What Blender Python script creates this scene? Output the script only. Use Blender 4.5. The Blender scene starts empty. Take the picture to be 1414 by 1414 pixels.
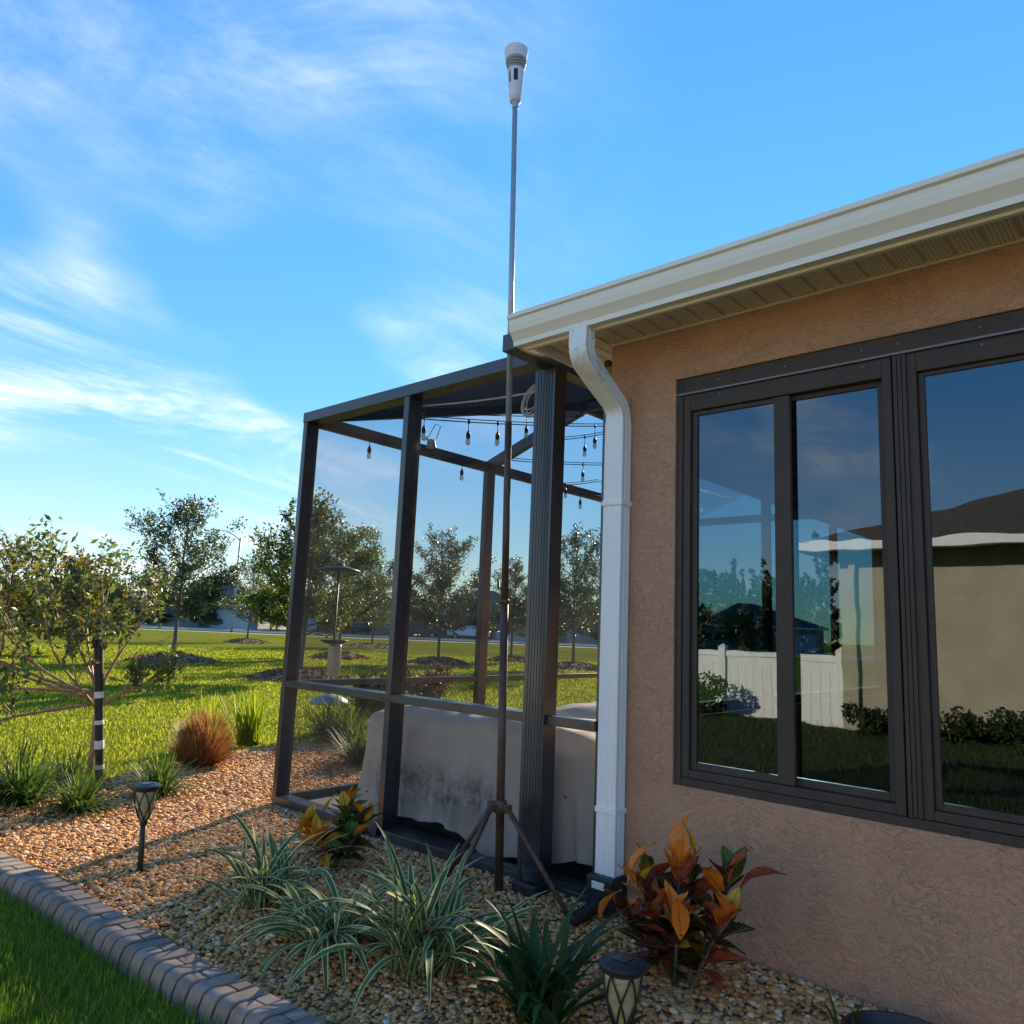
import bpy, math, random
import numpy as np
from mathutils import Vector, Matrix

rad = math.radians
SC = bpy.context.scene
COL = SC.collection

# ------------------------------------------------------------------ camera
cam_d = bpy.data.cameras.new('camera'); cam = bpy.data.objects.new('camera', cam_d); COL.objects.link(cam)
cam_d.sensor_width = 36.0; cam_d.lens = 36.0 * 1055.0 / 1414.0
cam_d.clip_start = 0.05; cam_d.clip_end = 3000.0
_r = Vector((0.6635, -0.7474, 0.0411)).normalized()
_f = Vector((0.7351, 0.6606, 0.1524)).normalized()
_u = _r.cross(_f).normalized(); _r = _f.cross(_u).normalized()
cam.matrix_world = Matrix(((_r.x, _u.x, -_f.x, 0.0), (_r.y, _u.y, -_f.y, 0.0), (_r.z, _u.z, -_f.z, 1.2), (0, 0, 0, 1)))
SC.camera = cam

# ------------------------------------------------------------------ sky, sun, exposure
SUN_EL, SUN_AZ = rad(20.8), rad(22.5)          # azimuth counted from +X towards +Y
SKY_STRENGTH, SUN_STRENGTH, EXPOSURE = 0.122, 5.0, 1.30
SC.view_settings.view_transform = 'Standard'; SC.view_settings.look = 'None'
SC.view_settings.exposure = EXPOSURE; SC.view_settings.gamma = 1.0
SC.render.engine = 'CYCLES'
SC.cycles.use_denoising = True
SC.cycles.transparent_max_bounces = 24; SC.cycles.max_bounces = 10
SC.cycles.sample_clamp_indirect = 6.0
CX, CY, BX, BY = 15.2, 0.0, 8.9, 14.4
W = bpy.data.worlds.new('World'); SC.world = W; W.use_nodes = True
wn, wl = W.node_tree.nodes, W.node_tree.links
wn.clear()
def wnode(t, **kw):
    n = wn.new(t)
    for k, v in kw.items(): setattr(n, k, v)
    return n
w_out = wnode('ShaderNodeOutputWorld'); w_bg = wnode('ShaderNodeBackground')
sky = wnode('ShaderNodeTexSky', sky_type='NISHITA')
sky.sun_disc = False; sky.sun_elevation = SUN_EL; sky.sun_rotation = rad(90.0) - SUN_AZ
sky.altitude = 0.0; sky.air_density = 1.0; sky.dust_density = 0.0; sky.ozone_density = 3.0
w_hs = wnode('ShaderNodeHueSaturation'); w_hs.inputs['Saturation'].default_value = 1.22; w_hs.inputs['Value'].default_value = 0.97
# soft shoulder, as a camera film curve has: bright parts of the sky near the sun are held back
w_bw = wnode('ShaderNodeRGBToBW'); wl.new(sky.outputs[0], w_bw.inputs[0])
w_sh = wnode('ShaderNodeMath', operation='DIVIDE'); w_sh.inputs[0].default_value = 1.55
w_ad = wnode('ShaderNodeMath', operation='MULTIPLY_ADD'); wl.new(w_bw.outputs[0], w_ad.inputs[0]); w_ad.inputs[1].default_value = 0.30; w_ad.inputs[2].default_value = 1.0
wl.new(w_ad.outputs[0], w_sh.inputs[1])
w_sc = wnode('ShaderNodeVectorMath', operation='SCALE'); wl.new(sky.outputs[0], w_sc.inputs[0]); wl.new(w_sh.outputs[0], w_sc.inputs['Scale'])
wl.new(w_sc.outputs[0], w_hs.inputs['Color'])
w_tc = wnode('ShaderNodeTexCoord')
w_sep = wnode('ShaderNodeSeparateXYZ'); wl.new(w_tc.outputs['Generated'], w_sep.inputs[0])
def wmath(op, a, b=None, clamp=False):
    n = wnode('ShaderNodeMath', operation=op); n.use_clamp = clamp
    for i, v in enumerate((a, b)):
        if v is None: continue
        if isinstance(v, (int, float)): n.inputs[i].default_value = v
        else: wl.new(v, n.inputs[i])
    return n.outputs[0]
zc = wmath('MAXIMUM', w_sep.outputs[2], 0.0)
den = wmath('ADD', zc, 0.16)
px, py = wmath('DIVIDE', w_sep.outputs[0], den), wmath('DIVIDE', w_sep.outputs[1], den)
w_cmb = wnode('ShaderNodeCombineXYZ'); wl.new(px, w_cmb.inputs[0]); wl.new(py, w_cmb.inputs[1])
def wnoise(scale, rot, stretch, off, detail, rough, dist):
    m = wnode('ShaderNodeMapping'); wl.new(w_cmb.outputs[0], m.inputs[0])
    m.inputs['Rotation'].default_value = (0, 0, rad(rot)); m.inputs['Scale'].default_value = stretch; m.inputs['Location'].default_value = off
    n = wnode('ShaderNodeTexNoise'); wl.new(m.outputs[0], n.inputs['Vector'])
    n.inputs['Scale'].default_value = scale; n.inputs['Detail'].default_value = detail
    n.inputs['Roughness'].default_value = rough; n.inputs['Distortion'].default_value = dist
    return n.outputs['Fac']
def wramp(v, lo, hi):
    n = wnode('ShaderNodeMapRange', interpolation_type='SMOOTHSTEP'); wl.new(v, n.inputs[0])
    n.inputs[1].default_value = lo; n.inputs[2].default_value = hi; return n.outputs[0]
wisp = wramp(wnoise(0.95, 25, (0.8, 1.35, 1), (CX, CY, 0), 10, 0.64, 0.9), 0.41, 0.74)
big = wramp(wnoise(0.62, 20, (1, 1.2, 1), (BX, BY, 0), 3, 0.5, 0.3), 0.445, 0.62)
# the cloud field lies over the half of the sky towards +Y -X and thins out towards +X
side = wramp(wmath('SUBTRACT', wmath('MULTIPLY', w_sep.outputs[1], 0.75), wmath('MULTIPLY', w_sep.outputs[0], 0.66)), -0.17, 0.30)
fine = wramp(wnoise(4.2, 30, (0.6, 1.5, 1), (0.4, 9.1, 0), 9, 0.66, 0.7), 0.28, 0.75)
cl = wmath('MULTIPLY', wisp, big)
cl = wmath('MULTIPLY', cl, side)
cl = wmath('MULTIPLY', cl, wmath('ADD', wmath('MULTIPLY', fine, 0.75), 0.55))
veil = wmath('MULTIPLY', wramp(w_sep.outputs[2], 0.30, 0.02), 0.22)
cl = wmath('ADD', wmath('MULTIPLY', cl, 1.15), wmath('MULTIPLY', veil, side), True)
cl = wmath('MULTIPLY', cl, wramp(w_sep.outputs[2], -0.02, 0.05))
w_tint = wnode('ShaderNodeMix', data_type='RGBA', blend_type='MULTIPLY'); w_tint.inputs[0].default_value = 1.0
wl.new(w_hs.outputs[0], w_tint.inputs[6]); w_tint.inputs[7].default_value = (0.93, 1.0, 1.0, 1)
w_mix = wnode('ShaderNodeMix', data_type='RGBA')
wl.new(cl, w_mix.inputs[0]); wl.new(w_tint.outputs[2], w_mix.inputs[6]); w_mix.inputs[7].default_value = (4.5, 4.65, 4.9, 1)
wl.new(w_mix.outputs[2], w_bg.inputs['Color']); w_bg.inputs['Strength'].default_value = SKY_STRENGTH
wl.new(w_bg.outputs[0], w_out.inputs[0])
sd = bpy.data.lights.new('sun', 'SUN'); sun = bpy.data.objects.new('sun', sd); COL.objects.link(sun)
sd.energy = SUN_STRENGTH; sd.angle = rad(0.55); sd.color = (1.0, 0.83, 0.58)
SUNV = Vector((math.cos(SUN_EL) * math.cos(SUN_AZ), math.cos(SUN_EL) * math.sin(SUN_AZ), math.sin(SUN_EL)))
sun.rotation_euler = SUNV.to_track_quat('Z', 'Y').to_euler(); sun.location = (0, 0, 30)

# ------------------------------------------------------------------ helpers
ORG = {}
def tag(o, label=None, cat=None, group=None, kind=None):
    if label: o['label'] = label
    if cat: o['category'] = cat
    if group: o['group'] = group
    if kind: o['kind'] = kind
    return o
def thing(name, loc, label, cat, group=None):
    o = bpy.data.objects.new(name, None); COL.objects.link(o); o.location = loc; o.empty_display_size = 0.1
    ORG[o.name] = Vector(loc)
    return tag(o, label, cat, group)
def link(name, me, parent=None):
    o = bpy.data.objects.new(name, me); COL.objects.link(o)
    if parent is not None: o.parent = parent; ORG[o.name] = ORG[parent.name]
    else: ORG[o.name] = Vector((0, 0, 0))
    return o
class MB:
    def __init__(s): s.v = []; s.f = []; s.uv = None
    def add(s, vs, fs):
        n = len(s.v); s.v += [tuple(p) for p in vs]; s.f += [tuple(i + n for i in q) for q in fs]; return s
    def box(s, x0, x1, y0, y1, z0, z1):
        return s.add([(x0,y0,z0),(x1,y0,z0),(x1,y1,z0),(x0,y1,z0),(x0,y0,z1),(x1,y0,z1),(x1,y1,z1),(x0,y1,z1)],
                     [(3,2,1,0),(4,5,6,7),(0,1,5,4),(1,2,6,5),(2,3,7,6),(3,0,4,7)])
    def prism(s, prof, axis, a, b):
        # prof: 2D points (counter-clockwise), swept along axis from a to b; axis 0: prof=(y,z); 1: (x,z); 2: (x,y)
        def mk(p, t): return (t, p[0], p[1]) if axis == 0 else ((p[0], t, p[1]) if axis == 1 else (p[0], p[1], t))
        n = len(prof); vs = [mk(p, a) for p in prof] + [mk(p, b) for p in prof]
        return s.add(vs, [(i, (i + 1) % n, n + (i + 1) % n, n + i) for i in range(n)] + [tuple(range(n))[::-1], tuple(range(n, 2 * n))])
    def tube(s, pts, r, n=8, caps=True):
        pts = [Vector(p) for p in pts]; m = len(pts)
        if not hasattr(r, '__len__'): r = [r] * m
        up = Vector((0.13, 0.37, 0.92)); prev = None; vs = []
        for i, p in enumerate(pts):
            d = (pts[min(i + 1, m - 1)] - pts[max(i - 1, 0)]).normalized()
            if prev is None:
                a = d.cross(up)
                if a.length < 0.1: a = d.cross(Vector((1, 0, 0)))
            else: a = prev - d * prev.dot(d)
            a.normalize(); prev = a; b = d.cross(a)
            for k in range(n):
                t = 2 * math.pi * k / n; vs.append(p + (a * math.cos(t) + b * math.sin(t)) * r[i])
        fs = [(i * n + k, i * n + (k + 1) % n, (i + 1) * n + (k + 1) % n, (i + 1) * n + k) for i in range(m - 1) for k in range(n)]
        if caps: fs += [tuple(range(n))[::-1], tuple(range((m - 1) * n, m * n))]
        return s.add(vs, fs)
    def lathe(s, prof, c=(0, 0, 0), n=20, ax=None):
        # prof: (radius, height) from bottom to top, round the vertical (or given) axis through c
        c = Vector(c); z = Vector(ax or (0, 0, 1)).normalized(); x = z.orthogonal().normalized(); y = z.cross(x)
        vs = [c + z * h + (x * math.cos(2 * math.pi * k / n) + y * math.sin(2 * math.pi * k / n)) * max(r, 1e-4) for r, h in prof for k in range(n)]
        m = len(prof)
        fs = [(i * n + k, i * n + (k + 1) % n, (i + 1) * n + (k + 1) % n, (i + 1) * n + k) for i in range(m - 1) for k in range(n)]
        fs += [tuple(range(n))[::-1], tuple(range((m - 1) * n, m * n))]
        return s.add(vs, fs)
    def beam(s, p, q, w, h):
        p, q = Vector(p), Vector(q); d = (q - p).normalized()
        a = d.cross(Vector((0, 0, 1)))
        if a.length < 1e-3: a = Vector((1, 0, 0))
        a.normalize(); b = a.cross(d)
        vs = [e + a * (i * w / 2) + b * (j * h / 2) for e in (p, q) for i, j in ((-1,-1),(1,-1),(1,1),(-1,1))]
        return s.add(vs, [(3,2,1,0),(4,5,6,7),(0,1,5,4),(1,2,6,5),(2,3,7,6),(3,0,4,7)])
    def build(s, name, mat, parent=None, smooth=False, bevel=0.0, seg=2, flat_angle=None):
        me = bpy.data.meshes.new(name)
        o0 = ORG[parent.name] if parent is not None else Vector((0, 0, 0))
        me.from_pydata([(x - o0.x, y - o0.y, z - o0.z) for x, y, z in s.v], [], s.f)
        if s.uv:
            ul = me.uv_layers.new(name='UVMap')
            ul.data.foreach_set('uv', np.array([s.uv[l.vertex_index] for l in me.loops], dtype=np.float32).ravel())
        me.materials.append(M[mat] if isinstance(mat, str) else mat)
        if smooth:
            me.polygons.foreach_set('use_smooth', [True] * len(me.polygons))
        me.update()
        o = link(name, me, parent)
        if smooth and flat_angle: 
            try: me.set_sharp_from_angle(angle=rad(flat_angle))
            except Exception: pass
        if bevel:
            b = o.modifiers.new('bevel', 'BEVEL'); b.width = bevel; b.segments = seg; b.limit_method = 'ANGLE'; b.angle_limit = rad(40)
        return o
def np_mesh(name, V, F, mat, parent=None, smooth=False, uv=None):
    """V (n,3) float array, F (m,k) int array with k corners for every face"""
    me = bpy.data.meshes.new(name); V = np.asarray(V, np.float32); F = np.asarray(F, np.int32); k = F.shape[1]
    if parent is not None: V = V - np.array(ORG[parent.name], np.float32)
    me.vertices.add(len(V)); me.vertices.foreach_set('co', V.ravel())
    me.loops.add(F.size); me.loops.foreach_set('vertex_index', F.ravel())
    me.polygons.add(len(F)); me.polygons.foreach_set('loop_start', np.arange(0, F.size, k, dtype=np.int32))
    me.polygons.foreach_set('use_smooth', np.full(len(F), smooth))
    if uv is not None:
        ul = me.uv_layers.new(name='UVMap'); ul.data.foreach_set('uv', np.asarray(uv, np.float32)[F.ravel()].ravel())
    me.update(calc_edges=True); me.materials.append(M[mat])
    return link(name, me, parent)
def rotmats(rng, n, tilt=None):
    """n random rotation matrices"""
    q = rng.normal(size=(n, 4)); q /= np.linalg.norm(q, axis=1)[:, None]
    w, x, y, z = q.T
    return np.stack([np.stack([1-2*(y*y+z*z), 2*(x*y-z*w), 2*(x*z+y*w)], -1), np.stack([2*(x*y+z*w), 1-2*(x*x+z*z), 2*(y*z-x*w)], -1),
                     np.stack([2*(x*z-y*w), 2*(y*z+x*w), 1-2*(x*x+y*y)], -1)], 1)

# ------------------------------------------------------------------ materials
M = {}
class NT:
    def __init__(s, name):
        s.m = bpy.data.materials.new(name); s.m.use_nodes = True; M[name] = s.m
        s.n, s.l = s.m.node_tree.nodes, s.m.node_tree.links
        s.p = s.n['Principled BSDF']; s.out = s.n['Material Output']
        s.tc = s.n.new('ShaderNodeTexCoord')
    def node(s, t, **kw):
        n = s.n.new(t)
        for k, v in kw.items(): setattr(n, k, v)
        return n
    def setv(s, sock, v):
        if isinstance(v, bpy.types.NodeSocket): s.l.new(v, sock)
        else: sock.default_value = v
    def pos(s, coord='Object', scale=(1, 1, 1), rot=(0, 0, 0)):
        m = s.node('ShaderNodeMapping'); s.l.new(s.tc.outputs[coord], m.inputs[0]); m.inputs['Scale'].default_value = scale; m.inputs['Rotation'].default_value = rot
        return m.outputs[0]
    def noise(s, scale, detail=4, rough=0.55, vec=None, dist=0.0):
        n = s.node('ShaderNodeTexNoise'); s.l.new(vec if vec is not None else s.tc.outputs['Object'], n.inputs['Vector'])
        n.inputs['Scale'].default_value = scale; n.inputs['Detail'].default_value = detail; n.inputs['Roughness'].default_value = rough; n.inputs['Distortion'].default_value = dist
        return n.outputs['Fac']
    def voro(s, scale, feature='F1', vec=None, out='Distance', rnd=1.0):
        n = s.node('ShaderNodeTexVoronoi', feature=feature); s.l.new(vec if vec is not None else s.tc.outputs['Object'], n.inputs['Vector'])
        n.inputs['Scale'].default_value = scale; n.inputs['Randomness'].default_value = rnd
        return n.outputs[out]
    def ramp(s, v, stops, interp='LINEAR'):
        r = s.node('ShaderNodeValToRGB'); r.color_ramp.interpolation = interp; e = r.color_ramp.elements
        while len(e) < len(stops): e.new(0.5)
        for i, (p, c) in enumerate(stops): e[i].position = p; e[i].color = (*c, 1) if len(c) == 3 else c
        s.l.new(v, r.inputs[0]); return r.outputs[0]
    def rng(s, v, a, b, c=0.0, d=1.0):
        n = s.node('ShaderNodeMapRange'); n.inputs[1].default_value = a; n.inputs[2].default_value = b; n.inputs[3].default_value = c; n.inputs[4].default_value = d
        s.l.new(v, n.inputs[0]); return n.outputs[0]
    def math(s, op, a, b=None, c=None):
        n = s.node('ShaderNodeMath', operation=op)
        for i, v in enumerate((a, b, c)):
            if v is not None: s.setv(n.inputs[i], v)
        return n.outputs[0]
    def mix(s, f, a, b, mode='MIX'):
        n = s.node('ShaderNodeMix', data_type='RGBA', blend_type=mode)
        s.setv(n.inputs[0], f)
        for i, v in ((6, a), (7, b)): s.setv(n.inputs[i], (*v, 1) if isinstance(v, tuple) and len(v) == 3 else v)
        return n.outputs[2]
    def bump(s, h, strength=0.3, dist=0.01, normal=None):
        b = s.node('ShaderNodeBump'); b.inputs['Strength'].default_value = strength; b.inputs['Distance'].default_value = dist
        s.l.new(h, b.inputs['Height'])
        if normal is not None: s.l.new(normal, b.inputs['Normal'])
        s.l.new(b.outputs[0], s.p.inputs['Normal']); return b.outputs[0]
    def base(s, c, rough=0.6, metal=0.0, spec=0.5):
        s.setv(s.p.inputs['Base Color'], (*c, 1) if isinstance(c, tuple) and len(c) == 3 else c)
        s.setv(s.p.inputs['Roughness'], rough); s.p.inputs['Metallic'].default_value = metal; s.p.inputs['Specular IOR Level'].default_value = spec
        return s
    def island(s):
        return s.node('ShaderNodeNewGeometry').outputs['Random Per Island']
    def translucent(s, c, f):
        t = s.node('ShaderNodeBsdfTranslucent'); s.setv(t.inputs[0], (*c, 1) if isinstance(c, tuple) and len(c) == 3 else c)
        mx = s.node('ShaderNodeMixShader'); s.setv(mx.inputs[0], f); s.l.new(s.p.outputs[0], mx.inputs[1]); s.l.new(t.outputs[0], mx.inputs[2]); s.l.new(mx.outputs[0], s.out.inputs[0])
def plain(name, c, rough=0.5, metal=0.0, var=0.12, vs=6.0, bump=0.0, bs=60.0, spec=0.5):
    t = NT(name); n = t.noise(vs, 5, 0.6)
    col = t.mix(t.rng(n, 0.3, 0.7), tuple(x * (1 - var) for x in c), tuple(min(1, x * (1 + var)) for x in c))
    t.base(col, t.rng(t.noise(vs * 2.3, 3), 0.3, 0.7, max(0.03, rough - 0.08), min(1, rough + 0.08)), metal, spec)
    if bump: t.bump(t.noise(bs, 4), bump, 0.004)
    return t

# stucco: skip-trowel patches with sharp little ridges
t = NT('stucco')
v1 = t.pos('Object', (1, 1, 1.35)); nz = t.noise(30, 3, 0.5, v1, 1.2); n2 = t.noise(75, 4, 0.6, v1, 0.6); n3 = t.noise(2.2, 5, 0.6)
rid = t.rng(t.math('ABSOLUTE', t.math('SUBTRACT', t.noise(17, 4, 0.55, v1, 1.6), 0.5)), 0.0, 0.035, 1.0, 0.0)
msk = t.rng(t.noise(5, 3, 0.5), 0.30, 0.70, 0.25, 0.75)
hgt = t.math('ADD', t.math('ADD', t.math('MULTIPLY', t.math('MULTIPLY', rid, msk), 0.8), t.math('MULTIPLY', t.rng(nz, 0.45, 0.6), 0.35)), t.math('MULTIPLY', n2, 0.35))
colr = t.mix(t.rng(n3, 0.3, 0.7), (0.48, 0.275, 0.172), (0.55, 0.322, 0.205))
colr = t.mix(t.math('MULTIPLY', t.rng(t.noise(0.9, 6, 0.7, t.pos('Object', (1, 1.6, 0.35))), 0.55, 0.8), 0.18), colr, (0.30, 0.20, 0.15))
t.base(colr, 0.92, 0, 0.2); t.bump(hgt, 0.8, 0.006)
plain('stucco_tan', (0.40, 0.355, 0.265), 0.9, 0, 0.16, 1.6, 0.5, 50)  # the broad mottling paints dappled tree shade into the wall colour
t = NT('gutter_paint'); n = t.noise(3, 5, 0.6, t.pos('Object', (1, 0.4, 3)))
t.base(t.mix(t.rng(n, 0.45, 0.8), (0.89, 0.85, 0.74), (0.82, 0.78, 0.67)), 0.38)
t = NT('white_spout'); n = t.noise(9, 6, 0.65, t.pos('Object', (1, 1, 1))); geo = t.node('ShaderNodeSeparateXYZ'); t.l.new(t.tc.outputs['Object'], geo.inputs[0])
st = t.math('MULTIPLY', t.rng(n, 0.52, 0.72), t.rng(geo.outputs[2], 2.18, 2.42))
spk = t.math('MULTIPLY', t.rng(t.noise(70, 3, 0.6), 0.64, 0.72), t.rng(geo.outputs[2], 2.2, 2.35))
c = t.mix(t.math('MULTIPLY', st, 0.75), (0.88, 0.875, 0.86), (0.48, 0.40, 0.24)); c = t.mix(spk, c, (0.10, 0.085, 0.06))
c = t.mix(t.math('MULTIPLY', t.rng(t.noise(3.0, 6, 0.7, t.pos('Object', (3, 3, 0.7))), 0.55, 0.8), 0.10), c, (0.55, 0.52, 0.46))
t.base(c, 0.42); t.bump(t.noise(14, 3), 0.03, 0.01)
t = NT('soffit_vent'); # perforated vinyl: rows of tiny slots
u = t.pos('Object', (95, 95, 95)); ck = t.voro(72, rnd=0.1)
t.base(t.mix(t.rng(ck, 0.24, 0.36), (0.10, 0.078, 0.05), (0.86, 0.75, 0.55)), 0.6)
t.bump(t.rng(ck, 0.2, 0.42), 0.3, 0.002)
plain('soffit_trim', (0.78, 0.67, 0.48), 0.55, 0, 0.08)
t = NT('bronze'); n = t.noise(9, 6, 0.65, t.pos('Object', (1, 1, 0.5))); d = t.noise(130, 3, 0.6)
c = t.mix(t.rng(n, 0.3, 0.75), (0.048, 0.036, 0.029), (0.078, 0.059, 0.048)); c = t.mix(t.math('MULTIPLY', t.rng(d, 0.6, 0.72), 0.4), c, (0.16, 0.13, 0.105))
t.base(c, t.rng(n, 0.3, 0.7, 0.45, 0.62), 0.0, 0.32); t.bump(t.noise(220, 2), 0.05, 0.002)
t = NT('cage_bronze'); n = t.noise(5, 6, 0.65, t.pos('Object', (1, 1, 0.6)))
c = t.mix(t.rng(n, 0.3, 0.75), (0.026, 0.028, 0.034), (0.044, 0.046, 0.054)); t.base(c, t.rng(n, 0.3, 0.7, 0.24, 0.40), 0.0, 0.8)
plain('bead', (0.20, 0.19, 0.19), 0.4, 0.3)
plain('black_plastic', (0.018, 0.018, 0.02), 0.45, 0, 0.2, 20, 0.1, 150)
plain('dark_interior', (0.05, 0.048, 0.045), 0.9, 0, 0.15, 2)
plain('steel', (0.36, 0.40, 0.46), 0.35, 0.35, 0.1, 12)
t = NT('rusty_pole'); n = t.noise(16, 6, 0.7, t.pos('Object', (1, 1, 0.3)))
t.base(t.ramp(n, [(0.3, (0.045, 0.030, 0.024)), (0.5, (0.105, 0.058, 0.038)), (0.72, (0.165, 0.105, 0.075))]), 0.55, 0.25); t.bump(n, 0.3, 0.002)
plain('sensor_plastic', (0.74, 0.72, 0.73), 0.45, 0, 0.05, 14)
plain('sensor_dark', (0.012, 0.012, 0.03), 0.15)
plain('louver', (0.40, 0.38, 0.38), 0.5)
# insect screen: a fine dark mesh; what passes between the threads falls off as the view or the sun slants
def screen(name, o, tone):
    t = NT(name); g = t.node('ShaderNodeNewGeometry')
    d = t.node('ShaderNodeVectorMath', operation='DOT_PRODUCT'); t.l.new(g.outputs['Incoming'], d.inputs[0]); t.l.new(g.outputs['Normal'], d.inputs[1])
    cs = t.math('MAXIMUM', t.math('ABSOLUTE', d.outputs['Value']), 0.04)
    thru = t.math('POWER', 1.0 - o, t.math('DIVIDE', 1.0, cs))
    df = t.node('ShaderNodeBsdfDiffuse'); df.inputs[0].default_value = (*tone, 1)
    tl = t.node('ShaderNodeBsdfTranslucent'); tl.inputs[0].default_value = (*(q * 1.2 for q in tone), 1)
    m2 = t.node('ShaderNodeMixShader'); m2.inputs[0].default_value = 0.5; t.l.new(df.outputs[0], m2.inputs[1]); t.l.new(tl.outputs[0], m2.inputs[2])
    tr = t.node('ShaderNodeBsdfTransparent'); mx = t.node('ShaderNodeMixShader')
    t.l.new(thru, mx.inputs[0]); t.l.new(m2.outputs[0], mx.inputs[1]); t.l.new(tr.outputs[0], mx.inputs[2]); t.l.new(mx.outputs[0], t.out.inputs[0])
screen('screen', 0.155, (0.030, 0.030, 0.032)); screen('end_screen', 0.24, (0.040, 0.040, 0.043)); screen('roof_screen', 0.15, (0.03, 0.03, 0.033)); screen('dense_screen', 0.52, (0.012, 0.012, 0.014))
# tinted window glass
t = NT('glass')
fr = t.node('ShaderNodeFresnel'); fr.inputs[0].default_value = 1.55
gl = t.node('ShaderNodeBsdfGlossy'); gl.inputs['Roughness'].default_value = 0.0; gl.inputs[0].default_value = (0.84, 0.90, 0.98, 1)
tr = t.node('ShaderNodeBsdfTransparent'); tr.inputs[0].default_value = (0.32, 0.45, 0.52, 1); mx = t.node('ShaderNodeMixShader')
wav = t.noise(2.6, 2, 0.4, t.pos('Object', (1, 1, 2.2))); bp = t.node('ShaderNodeBump'); bp.inputs['Strength'].default_value = 0.02; bp.inputs['Distance'].default_value = 0.028
t.l.new(wav, bp.inputs['Height']); t.l.new(bp.outputs[0], gl.inputs['Normal'])
f2 = t.math('MULTIPLY_ADD', fr.outputs[0], 0.9, 0.075)
t.l.new(f2, mx.inputs[0]); t.l.new(tr.outputs[0], mx.inputs[1]); t.l.new(gl.outputs[0], mx.inputs[2]); t.l.new(mx.outputs[0], t.out.inputs[0])
t = NT('clear_glass'); gl = t.node('ShaderNodeBsdfGlossy'); gl.inputs['Roughness'].default_value = 0.02
tr = t.node('ShaderNodeBsdfTransparent'); tr.inputs[0].default_value = (0.8, 0.85, 0.84, 1); mx = t.node('ShaderNodeMixShader'); mx.inputs[0].default_value = 0.10
t.l.new(tr.outputs[0], mx.inputs[1]); t.l.new(gl.outputs[0], mx.inputs[2]); t.l.new(mx.outputs[0], t.out.inputs[0])
t = NT('bulb_glass'); gl = t.node('ShaderNodeBsdfGlossy'); gl.inputs['Roughness'].default_value = 0.05
tr = t.node('ShaderNodeBsdfTransparent'); tr.inputs[0].default_value = (0.75, 0.70, 0.62, 1); mx = t.node('ShaderNodeMixShader'); mx.inputs[0].default_value = 0.3
t.l.new(tr.outputs[0], mx.inputs[1]); t.l.new(gl.outputs[0], mx.inputs[2]); t.l.new(mx.outputs[0], t.out.inputs[0])
plain('amber_glass', (0.42, 0.36, 0.20), 0.2, 0, 0.25, 40)
# grill cover canvas with mildew
t = NT('canvas'); sep = t.node('ShaderNodeSeparateXYZ'); t.l.new(t.tc.outputs['Object'], sep.inputs[0])
n = t.noise(7, 6, 0.68); n2 = t.noise(32, 5, 0.7); n3 = t.noise(2.2, 2, 0.5)
patch = t.math('MULTIPLY', t.math('MULTIPLY', t.rng(sep.outputs[2], 0.47, 0.33), t.rng(sep.outputs[2], 0.12, 0.24)), t.math('MULTIPLY', t.rng(sep.outputs[1], -0.35, -0.15), t.rng(sep.outputs[1], 0.98, 0.7)))
mil = t.math('MULTIPLY', patch, t.rng(t.math('ADD', t.math('MULTIPLY', n, 0.65), t.math('MULTIPLY', n2, 0.35)), 0.40, 0.60))
spots = t.math('MULTIPLY', t.rng(t.noise(26, 2, 0.4), 0.735, 0.775), t.rng(sep.outputs[2], 0.60, 0.35))
c = t.mix(t.rng(n3, 0.3, 0.7), (0.49, 0.435, 0.375), (0.57, 0.515, 0.45)); c = t.mix(t.math('MULTIPLY', mil, 0.85), c, (0.075, 0.07, 0.066)); c = t.mix(spots, c, (0.03, 0.028, 0.026))
t.base(c, 0.85, 0, 0.2); t.bump(t.noise(300, 2), 0.15, 0.001)
plain('deck_floor', (0.20, 0.17, 0.16), 0.8, 0, 0.2, 4)
# pebbles, mulch, grass, soil
t = NT('pebble'); r = t.island(); n = t.noise(60, 4, 0.6)
c = t.ramp(r, [(0.0, (0.62, 0.44, 0.28)), (0.14, (0.58, 0.315, 0.12)), (0.30, (0.42, 0.20, 0.08)), (0.44, (0.68, 0.42, 0.185)), (0.58, (0.74, 0.60, 0.44)), (0.66, (0.34, 0.195, 0.105)), (0.76, (0.62, 0.37, 0.16)), (0.91, (0.48, 0.37, 0.28)), (0.965, (0.82, 0.75, 0.65))], 'CONSTANT')
c = t.mix(t.math('MULTIPLY', t.rng(n, 0.35, 0.75), 0.40), c, (0.40, 0.25, 0.13)); c = t.mix(1.0, c, (1.14, 0.95, 0.765), 'MULTIPLY'); t.base(c, t.rng(n, 0.3, 0.7, 0.6, 0.85), 0, 0.15)
t = NT('gravel_soil'); n = t.voro(55, out='Color'); sp = t.node('ShaderNodeSeparateColor'); t.l.new(n, sp.inputs[0])
t.base(t.ramp(sp.outputs[0], [(0, (0.16, 0.09, 0.045)), (0.5, (0.30, 0.175, 0.085)), (1, (0.44, 0.29, 0.16))]), 0.9); t.bump(t.voro(55), 0.8, 0.01)
t = NT('lawn'); a, b = t.noise(0.22, 5, 0.6), t.noise(14, 6, 0.7)
n4 = t.noise(1.6, 6, 0.7)
c = t.mix(t.rng(b, 0.3, 0.72), (0.075, 0.095, 0.016), (0.185, 0.205, 0.030)); c = t.mix(t.math('MULTIPLY', t.rng(a, 0.4, 0.7), 0.6), c, (0.24, 0.235, 0.040)); c = t.mix(t.math('MULTIPLY', t.rng(n4, 0.5, 0.75), 0.35), c, (0.085, 0.10, 0.02))
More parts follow.
